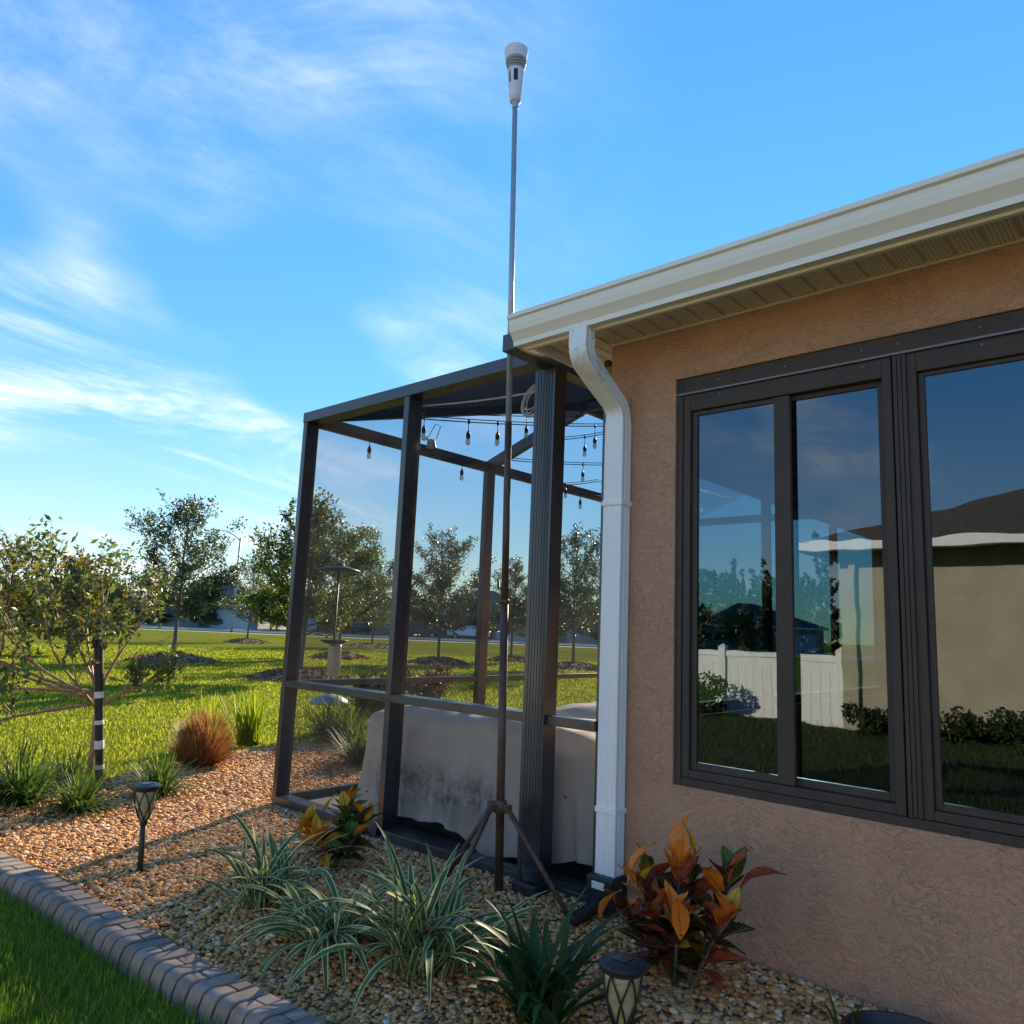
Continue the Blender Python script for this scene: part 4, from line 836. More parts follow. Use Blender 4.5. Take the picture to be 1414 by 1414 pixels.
def croton_plant(loc, label, stems, leaves, seed, pal, L=(.11, .17), heroes=()):
    """stems: (tip offset, thickness); leaves per stem spiral round the tip, the youngest on top"""
    r = random.Random(seed); root = thing('croton', loc, label, 'plant'); cache = {}
    def leaf(mat, pos, yaw, pitch, Lk, roll=0.0):
        k = (mat, round(Lk / .03)); 
        if k not in cache: cache[k] = croton_leaf(k[1] * .03, k[1] * .03 * r.uniform(.34, .44), r.uniform(.3, 1.1), mat)
        o = link('leaf', cache[k], root); o.location = pos; o.rotation_euler = (roll, -pitch, yaw); return o
    for si, (tx, ty, tz) in enumerate(stems):
        p0 = Vector((r.uniform(-.04, .04), r.uniform(-.04, .04), -.02)); p3 = Vector((tx, ty, tz)); pm_ = p0.lerp(p3, .5) + Vector((r.uniform(-.03, .03), r.uniform(-.03, .03), .03))
        m = MB(); pts = [p0.lerp(pm_, f / 3) for f in range(3)] + [pm_.lerp(p3, f / 3) for f in range(4)]; m.tube([p + ORG[root.name] for p in pts], [.009 - .0008 * i for i in range(len(pts))], 7); m.build('stem', 'bark', root, smooth=True)
        for k in range(leaves):
            f = 1 - .80 * (k / leaves); q = p0.lerp(pm_, f * 2) if f < .5 else pm_.lerp(p3, (f - .5) * 2)
            yaw = k * 2.4 + si * 1.3 + r.uniform(-.4, .4); pitch = 1.15 - 1.25 * (k / leaves) ** .7 + r.uniform(-.2, .2)
            leaf(r.choice(pal(k / leaves, si, r)), q, yaw, pitch, r.uniform(*L) * (.8 if k < 2 else 1), r.uniform(-.6, .6))
    for mat, pos, yaw, pitch, Lk in heroes: leaf(mat, pos, yaw, pitch, Lk)
    return root
def pal_big(f, si, r):
    if f < .12: return ['croton_orange', 'croton_orange', 'croton_yellow'] if si % 2 == 0 else ['croton_red', 'croton_orange', 'croton_green']
    if f < .4: return ['croton_red', 'croton_red', 'croton_maroon', 'croton_orange', 'croton_orange', 'croton_dark', 'croton_maroon']
    return ['croton_maroon', 'croton_dark', 'croton_dark', 'croton_red', 'croton_maroon', 'croton_yellow', 'croton_dark']
UPD = math.atan2(-.67, -.74)       # towards the lawn
croton_plant((2.60, 1.44, .0), 'large croton with orange, red and maroon leaves against the stucco wall', [(-.02, .0, .40), (.09, -.14, .36), (-.13, .11, .32), (.05, .18, .30), (-.14, -.05, .27), (.12, .05, .34), (-.02, -.19, .27), (-.09, .21, .20)], 24, 5, pal_big, (.10, .155),
    [('croton_orange', (.0, .03, .40), UPD + 1.9, 1.25, .19), ('croton_yellow', (.02, -.03, .40), UPD - 1.6, 1.2, .16), ('croton_orange', (-.13, .15, .32), UPD + 1.6, 1.0, .17), ('croton_orange', (-.20, -.10, .22), UPD - .5, 1.25, .16), ('croton_red', (.06, -.18, .34), -1.0, .5, .17), ('croton_red', (.04, -.15, .36), -.9, .85, .15), ('croton_orange', (-.20, .22, .20), UPD + .9, .9, .15)])
def pal_small(f, si, r):
    if si in (0, 1): return ['croton_yellow', 'croton_yellow', 'croton_orange'] if f < .5 else ['croton_yellow', 'croton_yellow', 'croton_red', 'croton_green']
    if f < .15: return ['croton_green', 'croton_orange', 'croton_yellow']
    return ['croton_green', 'croton_green', 'croton_dark', 'croton_dark', 'croton_maroon']
croton_plant((2.46, 3.28, .0), 'small croton with yellow, orange and green leaves by the porch screen', [(-.12, .10, .20), (-.13, .02, .15), (.02, -.02, .28), (.08, -.12, .24), (.10, .06, .26), (-.02, -.14, .16)], 17, 8, pal_small, (.10, .155),
    [('croton_orange', (.06, .02, .27), UPD + 1.5, 1.25, .14), ('croton_yellow', (-.14, .14, .14), UPD + 1.2, 1.0, .16), ('croton_yellow', (-.06, .06, .22), UPD + 1.7, 1.2, .14)])

def tuft(name, loc, label, cat, mat, n, h, w, spread, seed, r0=.06, droop=.5, group=None, stuffname='foliage', ball=None):
    """many thin blades in one mesh"""
    g = np.random.default_rng(seed); a = g.uniform(0, 2 * np.pi, n); q = r0 * np.sqrt(g.random(n)); b = g.uniform(0, 2 * np.pi, n); H = h * g.uniform(.65, 1.12, n)
    th = np.arccos(1 - (1 - math.cos(spread)) * g.random(n) ** .9); dr = droop * g.uniform(.5, 1.3, n)
    if ball: H = (ball[0] * np.cos(th) + np.sqrt(np.maximum(ball[1] ** 2 - (ball[0] * np.sin(th)) ** 2, .002))) * g.uniform(.82, 1.06, n)
    root = thing(name, loc, label, cat, group); bx_, by_ = q * np.cos(b), q * np.sin(b); V = []; ns = 5
    for i in range(ns + 1):
        t = i / ns; rr = H * np.sin(th) * t; z = H * np.cos(th) * t + H * np.sin(th) * dr * (.45 * t - t * t * .95); wd = w * (1 - t ** 2.2) / 2 + .0004
        cx, cy = bx_ + np.cos(a) * rr, by_ + np.sin(a) * rr
        for s_ in (-1, 1): V.append(np.stack([cx - np.sin(a) * wd * s_, cy + np.cos(a) * wd * s_, np.maximum(z, .004) - .01], -1))
    V = np.stack(V, 1).reshape(-1, 3) + np.array(loc); base = (np.arange(n) * 2 * (ns + 1))[:, None, None]
    quad = np.array([[2 * i, 2 * i + 1, 2 * i + 3, 2 * i + 2] for i in range(ns)])[None]
    np_mesh(stuffname, V, (base + quad).reshape(-1, 4), mat, root); return root
tuft('lily_turf', (1.74, 5.62, -.01), 'biggest green lily turf tuft left of the wrapped stake', 'plant', 'liriope', 420, .46, .013, 1.25, 1, .09, .7)
tuft('lily_turf', (1.94, 5.22, -.01), 'green lily turf tuft in the gravel just before the wrapped stake', 'plant', 'liriope', 260, .34, .012, 1.3, 2, .06, .7)
tuft('lily_turf', (2.54, 5.46, -.01), 'green lily turf tuft between path light and brown grass mound', 'plant', 'liriope', 280, .38, .012, 1.3, 3, .06, .7)
tuft('lily_turf', (2.16, 6.05, -.01), 'pale lily turf tuft at the foot of the small fruit tree', 'plant', 'liriope', 200, .34, .011, 1.2, 4, .07, .7)
tuft('lily_turf', (1.35, 6.0, -.01), 'lily turf tuft on the lawn edge under the low branches', 'plant', 'liriope', 260, .40, .013, 1.2, 5, .08, .7)
tuft('fountain_grass', (3.22, 6.22, -.01), 'round mound of brown dried ornamental grass', 'plant', 'straw', 5200, .46, .007, 1.25, 6, .07, .12, ball=(.22, .27))
tuft('iris_clump', (3.22, 6.20, 0.0), 'yellow-green blades growing out of the brown grass mound', 'plant', 'lime_blade', 34, .52, .020, .45, 7, .10, .1)
tuft('iris_clump', (4.05, 6.95, 0.0), 'bright lime iris blades right of the brown grass mound', 'plant', 'lime_blade', 90, .58, .022, .50, 8, .10, .15)
tuft('iris_clump', (3.75, 7.15, 0.0), 'lime iris blades behind the brown grass mound', 'plant', 'lime_blade', 34, .50, .020, .4, 18, .07, .1)
tuft('lily_turf', (4.35, 5.55, 0.0), 'dark mounded lily turf seen through the porch screen', 'plant', 'liriope', 520, .42, .012, 1.35, 9, .10, .6)
tuft('lily_turf', (4.95, 6.75, 0.0), 'tall green lily turf around the bird feeder pole', 'plant', 'liriope', 460, .56, .013, 1.2, 10, .15, .6)

def leaf_cloud(g, n, centre, radii, size, elong=1.7, shell=.35):
    """n leaf quads (diamonds, slightly folded) spread through an ellipsoid"""
    d = g.normal(size=(n, 3)); d /= np.linalg.norm(d, axis=1)[:, None]; rr = (shell + (1 - shell) * g.random(n)) ** .6
    return np.asarray(centre) + d * rr[:, None] * np.asarray(radii)
def leaves_at(P, g, size, elong=1.8):
    n = len(P); s_ = size * g.uniform(.6, 1.3, n)[:, None]; R_ = rotmats(g, n)
    L = R_[:, :, 0] * s_ * elong / 2; Wd = R_[:, :, 1] * s_ / 2; N_ = R_[:, :, 2] * s_ * .12
    V = np.stack([P - L, P + Wd * .8 - L * .15 + N_, P + L, P - Wd * .8 - L * .15 + N_], 1).reshape(-1, 3)
    b = (np.arange(n) * 4)[:, None]; return V, np.concatenate([b + np.array([[0, 1, 2]]), b + np.array([[0, 2, 3]])], 0)
def shrub(name, loc, label, rx, rz, n, size, mat, seed, group=None, ry=None):
    g = np.random.default_rng(seed); root = thing(name, loc, label, 'shrub', group); P = []
    k = max(5, int(n / 160))
    for _ in range(k):
        c = np.array([g.normal(0, .42) * rx, g.normal(0, .42) * (ry or rx), abs(g.normal(.45, .28)) * rz]); s_ = g.uniform(.28, .5)
        P.append(leaf_cloud(g, n // k, c, (rx * s_, (ry or rx) * s_, rz * s_), size))
    P = np.concatenate(P) + np.array(loc); P[:, 2] = np.maximum(P[:, 2], loc[2] + .01)
    V, F = leaves_at(P, g, size); np_mesh('foliage', V, F, mat, root)
    m = MB()
    for q in range(5): a = 2 * math.pi * q / 5; m.tube([Vector(loc), Vector(loc) + Vector((rx * .4 * math.cos(a), (ry or rx) * .4 * math.sin(a), rz * .6))], [.015, .006], 6)
    m.build('stem', 'bark', root); return root
shrub('shrub', (6.2, 7.7, -.03), 'dark leafy shrub behind the covered grill', .42, .55, 1500, .05, 'hedge_leaf', 31)
shrub('shrub', (8.3, 8.9, -.03), 'brownish dry shrub on the lawn behind the porch mid post', .45, .55, 1300, .05, 'brown_shrub', 32)
shrub('shrub', (6.9, 8.6, -.03), 'low brownish shrub left of the porch mid post', .40, .38, 900, .05, 'brown_shrub', 33)

# ------------------------------------------------------------------ trees
def oak(loc, H, crown_w, label, seed, mat='oak_leaf', n_leaf=5200, trunk_f=.26, tr=.055, group='young oaks on the lawn', leafs=.052, top_sparse=.75, name='oak_tree', squash=1.0):
    g = np.random.default_rng(seed); r = random.Random(seed); L = Vector(loc); root = thing(name, loc, label, 'tree', group)
    m = MB(); lean = Vector((r.uniform(-.03, .03), r.uniform(-.03, .03), 0)) * H; nseg = 9; trunk = []
    for i in range(nseg + 1):
        t = i / nseg; trunk.append(L + lean * t + Vector((r.uniform(-.012, .012) * H * t, r.uniform(-.012, .012) * H * t, -.05 + (H * .93 + .05) * t)))
    m.tube(trunk, [tr * (1 - .86 * i / nseg) + .003 for i in range(nseg + 1)], 8)
    tips = []; nb = 40; z0 = trunk_f
    for k in range(nb):
        f = z0 + (.97 - z0) * (k / nb) ** 1.25; i = f * nseg; a = min(nseg - 1, int(i)); p = trunk[a].lerp(trunk[a + 1], i - a)
        u = (f - z0) / (1 - z0); ln = crown_w / 2 * (math.sin(math.pi * (.20 + .80 * u) ** .85) ** .8 * .95 + .12) * r.uniform(.65, 1.2)
        yaw = k * 2.399 + r.uniform(-.5, .5); up = .15 + .95 * u + r.uniform(-.15, .25)
        d = Vector((math.cos(yaw) * math.cos(up), math.sin(yaw) * math.cos(up), math.sin(up))); pts = [p]
        for q in range(4): d = (d + Vector((r.uniform(-.22, .22), r.uniform(-.22, .22), r.uniform(-.05, .2)))).normalized(); pts.append(pts[-1] + d * ln / 4)
        m.tube(pts, [tr * .34 * (1 - u * .5) * (1 - .2 * j) + .002 for j in range(5)], 5, False)
        for q in range(7):
            fj = r.uniform(.25, 1.0) * 4; j = min(3, int(fj)); sp0 = pts[j].lerp(pts[j + 1], fj - j); dd = (d + Vector((r.uniform(-1, 1), r.uniform(-1, 1), r.uniform(-.6, .9)))).normalized(); sl = ln * r.uniform(.18, .42) + .05
            e = sp0 + dd * sl; m.tube([sp0, sp0.lerp(e, .5) + Vector((0, 0, -.01)), e], [.006, .0045, .0025], 4, False)
            tips.append((sp0, e, u))
    m.build('trunk', 'bark', root, smooth=True)
    w = np.array([max(.05, 1 - (top_sparse + .12) * t[2]) * (t[1] - t[0]).length for t in tips]); w /= w.sum(); idx = g.choice(len(tips), n_leaf, p=w)
    A = np.array([tuple(t[0]) for t in tips])[idx]; B_ = np.array([tuple(t[1]) for t in tips])[idx]; f = g.random(n_leaf)[:, None] ** .7
    spread = np.array([.085 if t[2] < .6 else .05 for t in tips])[idx][:, None] * H / 4.5
    P = A + (B_ - A) * f * 1.05 + g.normal(size=(n_leaf, 3)) * spread
    V, F = leaves_at(P, g, leafs); np_mesh('crown', V, F, mat, root); return root
def mulch_ring(x, y, r_, label, seed):
    g = np.random.default_rng(seed); m = MB(); n = 36; rings = 7; m.v = [(x, y, .16)]
    for j in range(1, rings + 1):
        for i in range(n):
            a = 2 * math.pi * i / n; q = r_ * j / rings * (1 + .07 * math.sin(3 * a + seed) + .05 * math.sin(7 * a)); t = j / rings
            m.v.append((x + q * math.cos(a), y + q * math.sin(a), -.04 + .20 * (1 - t ** 2.2) + (g.uniform(-.02, .02) if j < rings else 0)))
    m.f = [(0, 1 + i, 1 + (i + 1) % n) for i in range(n)] + [(1 + (j - 1) * n + i, 1 + j * n + i, 1 + j * n + (i + 1) % n, 1 + (j - 1) * n + (i + 1) % n) for j in range(1, rings) for i in range(n)]
    root = thing('mulch_ring', (x, y, 0), label, 'mulch', 'mulch rings round the young trees'); m.build('mound', 'mulch', root, smooth=True)
    k = 700; a = g.uniform(0, 2 * np.pi, k); q = r_ * np.sqrt(g.random(k)) * 1.06; z = -.03 + .20 * (1 - np.clip(q / r_, 0, 1) ** 2.2) + g.uniform(0, .03, k)
    V, F = leaves_at(np.stack([x + q * np.cos(a), y + q * np.sin(a), z], -1), g, .05, 2.4); tag(np_mesh('chips', V, F, 'mulch_chip', root), kind='stuff')
OAKS = [((9.73, 20.93), 4.5, 2.9, 'lone young oak with a full crown, tip twigs bare, in its own mulch ring', 41, 'oak_leaf', 7200, 1.9),
        ((9.6, 14.6), 3.9, 2.6, 'leafy young oak beside the porch corner post with a bright lower crown', 42, 'oak_leaf_light', 8200, 1.7),
        ((16.4, 22.6), 4.6, 3.6, 'wide drooping young oak seen behind the bird feeder', 43, 'oak_leaf', 8200, 1.6),
        ((26.0, 33.0), 4.3, 4.0, 'smaller bushy green tree on a broad mulch mound past the feeder', 44, 'oak_leaf_light', 6000, 2.6),
        ((18.14, 19.39), 4.55, 2.9, 'young oak with an open bare-twigged top seen between two porch posts', 45, 'oak_leaf', 6200, 1.7),
        ((23.1, 20.5), 4.1, 2.6, 'slim young oak seen just beside the tall pole', 46, 'oak_leaf', 5200, 1.5),
        ((21.5, 16.2), 4.7, 3.2, 'round-crowned young oak seen between fluted post and downspout', 47, 'oak_leaf', 7000, 1.7),
        ((21.0, 37.0), 4.2, 3.0, 'small far oak in a mulch ring under the street lamp', 48, 'oak_leaf', 4200, 1.8)]
for (x, y), H, cw, lab, sd_, mt, nl, mr in OAKS:
    oak((x, y, 0), H, cw, lab, sd_, mt, int(nl * 2.0)); mulch_ring(x, y, mr * .62, 'brown mulch ring under the ' + {41: 'lone young oak', 42: 'oak beside the porch corner post', 43: 'wide oak behind the bird feeder', 44: 'bushy far tree past the feeder', 45: 'bare-topped oak between two posts', 46: 'slim oak beside the tall pole', 47: 'round-crowned oak by the downspout', 48: 'small far oak under the street lamp'}[sd_], sd_)
oak((6.9, 25.4, 0), 3.3, 2.6, 'yellowing small tree with sparse twigs behind the fruit tree', 51, 'yellow_leaf', 3600, .22, .05, 'small trees behind the fruit tree', .08, .9)
oak((4.6, 25.0, 0), 3.0, 3.2, 'dark bushy tree at the lawn edge behind the fruit tree', 52, 'oak_leaf', 4200, .15, .05, 'small trees behind the fruit tree', .08, .7)
oak((8.2, 24.2, 0), 2.7, 2.5, 'olive bushy tree between the fruit tree and the lone oak', 53, 'yellow_leaf', 4200, .15, .05, 'small trees behind the fruit tree', .08, .6)

# small fruit tree with a wrapped stake
gv = thing('fruit_tree', (2.43, 6.26, -.02), 'small spreading fruit tree with reddish branches beside the wrapped stake', 'tree')
r = random.Random(77); m = MB(); T = Vector((2.38, 6.28, -.04)); LFT = Vector((-.93, .37, 0)); BK = Vector((.37, .93, 0))
fork = T + Vector((.0, .0, .62)); m.tube([T, T + Vector((.01, .01, .3)), fork], [.026, .022, .019], 9)
tw = []
def limb(p, d, ln, r0, depth, drift):
    pts = [p]; n = 6; d = d.normalized()
    for i in range(n): d = (d + Vector((r.uniform(-.2, .2), r.uniform(-.2, .2), r.uniform(-.14, .14))) + drift * .13).normalized(); pts.append(pts[-1] + d * ln / n)
    m.tube(pts, [r0 * (1 - .62 * i / n) for i in range(n + 1)], 6, False)
    if depth:
        for _ in range(4 if depth == 2 else 4):
            i = r.randint(2, n - 1); limb(pts[i], d + Vector((r.uniform(-.9, .9), r.uniform(-.9, .9), r.uniform(-.3, .9))), ln * r.uniform(.35, .6), r0 * .45, depth - 1, drift)
    if depth < 2: tw.append((pts[2], pts[4])); tw.append((pts[4], pts[6]))
    else: tw.append((pts[5], pts[6]))
UPZ = Vector((0, 0, 1))
for d, ln, dr_ in ((LFT * 1.0 + UPZ * .05, 1.15, UPZ * .8), (LFT * .9 - UPZ * .12 + BK * .3, 1.15, UPZ * .25), (LFT * 1.0 - UPZ * .1 - BK * .3, 1.1, -UPZ * .1), (LFT * .8 + UPZ * .35 + BK * .2, 1.3, UPZ * .4), (LFT * .6 + UPZ * .9, 1.0, UPZ * .2), (LFT * .2 + UPZ * 1.0, .98, UPZ * .3), (-LFT * .25 + UPZ * 1.0, .85, UPZ * .3), (-LFT * .7 + UPZ * .55, .55, UPZ * .2), (LFT * .4 + UPZ * .8 + BK * .8, .95, UPZ), (LFT * .5 + UPZ * .7 - BK * .5, .9, UPZ), (LFT * 1.0 + UPZ * .5, 1.15, UPZ * .1)):
    limb(fork + Vector((0, 0, r.uniform(-.12, .05))), d, ln, .013, 2, dr_)
m.build('trunk', 'guava_bark', gv, smooth=True)
g = np.random.default_rng(78); n = 3900; idx = g.integers(0, len(tw), n); A = np.array([tuple(t[0]) for t in tw])[idx]; B_ = np.array([tuple(t[1]) for t in tw])[idx]
P = A + (B_ - A) * g.random(n)[:, None] + g.normal(size=(n, 3)) * .045
V, F = leaves_at(P, g, .035, 1.9); np_mesh('crown', V, F, 'guava_leaf', gv)
stk = thing('tree_stake', (2.40, 6.12, -.03), 'black plastic stake wrapped with white tape bands at the fruit tree', 'stake')
m = MB(); m.tube([(2.40, 6.12, -.05), (2.40 - .11, 6.12 + .04, 1.0)], .030, 14); m.build('tube', 'black_plastic', stk, smooth=True, flat_angle=50)
for zz, hh in ((.60, .045), (.40, .03), (.24, .06), (.08, .03)): m = MB(); m.tube([(2.40 - .1048 * (zz + .05 - hh / 2), 6.12 + .038 * (zz + .05), zz - hh / 2), (2.40 - .1048 * (zz + .05 + hh / 2), 6.12 + .038 * (zz + .05), zz + hh / 2)], .034, 14); m.build('tape_band', 'tape_white', stk, smooth=True, flat_angle=50)

# ------------------------------------------------------------------ solar path lights
def path_light(loc, H, label, tilt=0.0):
    t = thing('path_light', loc, label, 'path light', 'solar path lights in the gravel'); L = Vector(loc); hb = H - .165
    m = MB(); m.tube([L + Vector((0, 0, -.05)), L + Vector((0, 0, hb))], .0135, 12); m.lathe([(.0105, hb - .03), (.016, hb - .025), (.018, hb + .004), (.012, hb + .01)], L, 14); m.build('stem', 'black_plastic', t, smooth=True)
    prof = [(.020, hb), (.030, hb + .02), (.045, hb + .07), (.053, hb + .12), (.054, hb + .142)]
    m = MB(); m.lathe([(a - .0045, z) for a, z in prof], L, 20); m.build('glass', 'amber_glass', t, smooth=True)
    m = MB(); n = 6
    for k in range(n):
        for s_ in (1, -1):
            pts = []
            for i in range(9):
                f = i / 8; z = hb + .142 * f; a = 2 * math.pi * k / n + s_ * f * math.pi / n * 2; rr = float(np.interp(z, [p[1] for p in prof], [p[0] for p in prof])); pts.append(L + Vector((rr * math.cos(a), rr * math.sin(a), z)))
            m.tube(pts, .0026, 5, False)
    m.lathe([(.050, hb + .138), (.0565, hb + .139), (.0565, hb + .146), (.050, hb + .147)], L, 24); m.build('lattice', 'black_plastic', t, smooth=True)
    m = MB(); m.lathe([(.050, hb + .146), (.063, hb + .147), (.066, hb + .152), (.064, hb + .160), (.052, hb + .166), (.02, hb + .168)], L, 28); cp = m.build('cap', 'black_plastic', t, smooth=True, flat_angle=45)
    m = MB(); m.box(L.x - .022, L.x + .022, L.y - .022, L.y + .022, L.z + hb + .1675, L.z + hb + .1705); m.build('solar_panel', 'sensor_dark', cp)
    for o in t.children: pass
    t.rotation_euler = (0, tilt, 0); return t
path_light((1.745, 3.86, -.01), .40, 'black lattice path light standing alone near the brick border', -.03)
path_light((1.90, 1.235, -.02), .345, 'black lattice path light in front of the large croton', 0)
# black saucer at the wall
pot = thing('plant_saucer', (2.64, .735, -.03), 'round black plastic saucer on the gravel by the stucco wall', 'saucer')
m = MB(); m.lathe([(.13, -.03), (.15, .0), (.165, .045), (.172, .05), (.172, .058), (.160, .058), (.148, .03), (.13, .005), (.01, .0)], (2.64, .735, 0), 40); m.build('dish', 'black_plastic', pot, smooth=True, flat_angle=60)
m = MB(); m.lathe([(.012, .0), (.03, .005), (.034, .02), (.02, .03)], (2.66, .76, 0), 14); m.build('pebble', 'pebble', pot, smooth=True)

# ------------------------------------------------------------------ bird feeder
bf = thing('bird_feeder', (5.03, 7.05, -.03), 'pole bird feeder with dark dish roof, seed tube and dome baffle', 'bird feeder'); C_ = (5.03, 7.05, 0)
m = MB(); m.tube([(5.03, 7.05, -.05), (5.03, 7.05, 1.80)], .012, 10); m.build('pole', 'black_plastic', bf, smooth=True)
m = MB(); m.lathe([(.235, 1.76), (.24, 1.77), (.15, 1.80), (.06, 1.825), (.05, 1.85), (.01, 1.86)], C_, 24); m.build('roof', 'black_plastic', bf, smooth=True)
m = MB(); m.lathe([(.02, .965), (.10, .975), (.155, 1.01), (.15, 1.015), (.09, .985), (.02, .98)], C_, 24); m.build('tray', 'black_plastic', bf, smooth=True)
m = MB(); m.lathe([(.066, .62), (.072, .63), (.072, .94), (.066, .962)], (5.06, 7.06, 0), 20); m.build('seed_tube', 'feeder_tube', bf, smooth=True)
m = MB(); m.lathe([(.205, .335), (.21, .345), (.18, .385), (.11, .42), (.03, .44), (.012, .445)], C_, 26); m.build('baffle', 'lamp_grey', bf, smooth=True)

# ------------------------------------------------------------------ street: lamp, houses, cars
lp = uv(68.6, 24.4); lampo = thing('street_lamp', lp, 'grey street lamp with a curved arm over the far street', 'street lamp'); L = Vector(lp)
m = MB(); m.tube([L + Vector((0, 0, -.05)), L + Vector((0, 0, 8.4))], [.11, .075], 10); m.build('pole', 'lamp_grey', lampo, smooth=True)
ARM = Vector((LF.x, LF.y, 0)); m = MB(); m.tube([L + Vector((0, 0, 8.15)), L + ARM * .6 + Vector((0, 0, 8.6)), L + ARM * 1.3 + Vector((0, 0, 8.95)), L + ARM * 1.9 + Vector((0, 0, 9.0))], [.05, .045, .04, .04], 8); m.build('arm', 'lamp_grey', lampo, smooth=True)
m = MB(); m.beam(L + ARM * 1.8 + Vector((0, 0, 9.0)), L + ARM * 2.7 + Vector((0, 0, 9.02)), .28, .12); m.build('lamp_head', 'lamp_grey', lampo, bevel=.03)
def far_house(u, v, w, d, hz, rise, wall, label, garage):
    t = thing('far_house', uv(u, v), label, 'house', 'houses across the street'); 
    def P(a, b, z): return uv(u + a, v + b, z)
    def bx(name, a0, a1, b0, b1, z0, z1, mat, par=None):
        m = MB(); q = [P(a, b, z) for z in (z0, z1) for a, b in ((a0, b0), (a1, b0), (a1, b1), (a0, b1))]
        m.add(q, [(3,2,1,0),(4,5,6,7),(0,1,5,4),(1,2,6,5),(2,3,7,6),(3,0,4,7)]); return m.build(name, mat, par or t)
    wl_ = bx('wall', 0, d, -w / 2, w / 2, -.1, hz, wall); o_ = .5; rr = min(w, d) / 2 + o_
    m = MB(); e = [P(-o_, -w / 2 - o_, hz), P(d + o_, -w / 2 - o_, hz), P(d + o_, w / 2 + o_, hz), P(-o_, w / 2 + o_, hz)]
    rd = [P(-o_ + rr, -w / 2 - o_ + rr, hz + rise), P(d + o_ - rr + .01, -w / 2 - o_ + rr, hz + rise), P(d + o_ - rr + .01, w / 2 + o_ - rr, hz + rise), P(-o_ + rr, w / 2 + o_ - rr, hz + rise)]
    m.add(e + rd, [(0, 1, 5, 4), (1, 2, 6, 5), (2, 3, 7, 6), (3, 0, 4, 7), (4, 5, 6, 7), (3, 2, 1, 0)]); rf = m.build('roof', 'far_roof', t)
    bx('fascia', -o_ - .06, -o_ - .002, -w / 2 - o_, w / 2 + o_, hz - .22, hz + .02, 'white_paint')
    gb = garage * w * .28; gd = bx('garage_door', -.08, -.01, gb - 2.3, gb + 2.3, 0, 2.2, 'garage_door'); bx('driveway', -15.5, -.1, gb - 2.6, gb + 2.6, -.034, -.028, 'concrete')
    for k, bb in enumerate((-garage * w * .10, -garage * w * .34)):
        f = bx('window', -.07, -.01, bb - .95, bb + .95, .9, 2.2, 'white_paint'); bx('pane', -.09, -.072, bb - .8, bb + .8, 1.02, 2.08, 'far_window', f)
    bx('door', -.07, -.01, garage * w * .06 - .5, garage * w * .06 + .5, 0, 2.1, 'far_window'); return t
HS = [(94, 78, 15, 13, 2.9, 3.0, 0, 'tan far house showing left of the lone oak behind the fruit tree', 1), (97, 57, 16, 13, 2.9, 3.1, 1, 'grey far house with dark roof behind the fruit tree crown', -1), (93, 37.5, 15, 13, 2.9, 2.9, 3, 'pale blue far house with white garage door behind the lamp', -1),
      (96, 19.5, 15, 13, 2.9, 3.0, 2, 'cream far house behind the bird feeder', 1), (93, 3, 14, 12, 2.9, 3.2, 1, 'grey far house between two porch posts', -1), (97, -14, 15, 13, 2.9, 3.0, 0, 'tan far house behind the tall pole', 1), (94, -31, 15, 13, 2.9, 3.0, 2, 'cream far house seen by the downspout', -1)]
for u, v, w, d, hz, rise, wc, lab, gr in HS: far_house(u, v, w, d, hz, rise, 'far_wall_%d' % wc, lab, gr)
for k, (u, v, H, cw) in enumerate([(90, 66, 4.5, 5), (91, 47.5, 5.0, 5), (90, 27.5, 4.6, 4.5), (88, 11, 5.0, 5), (90, -5.5, 4.2, 4.5), (91, -22, 4.8, 5)]):
    oak(uv(u, v), H, cw, ['rounded street tree at the gap behind the yellowing tree', 'street tree between grey and pale blue far houses', 'street tree right of the pale blue far house', 'street tree right of the cream far house', 'street tree beside the parked silver car', 'street tree between the tan and cream far houses'][k], 70 + k, 'hedge_leaf', 1500, .2, .12, 'street trees between the far houses', .28, .3, 'street_tree')
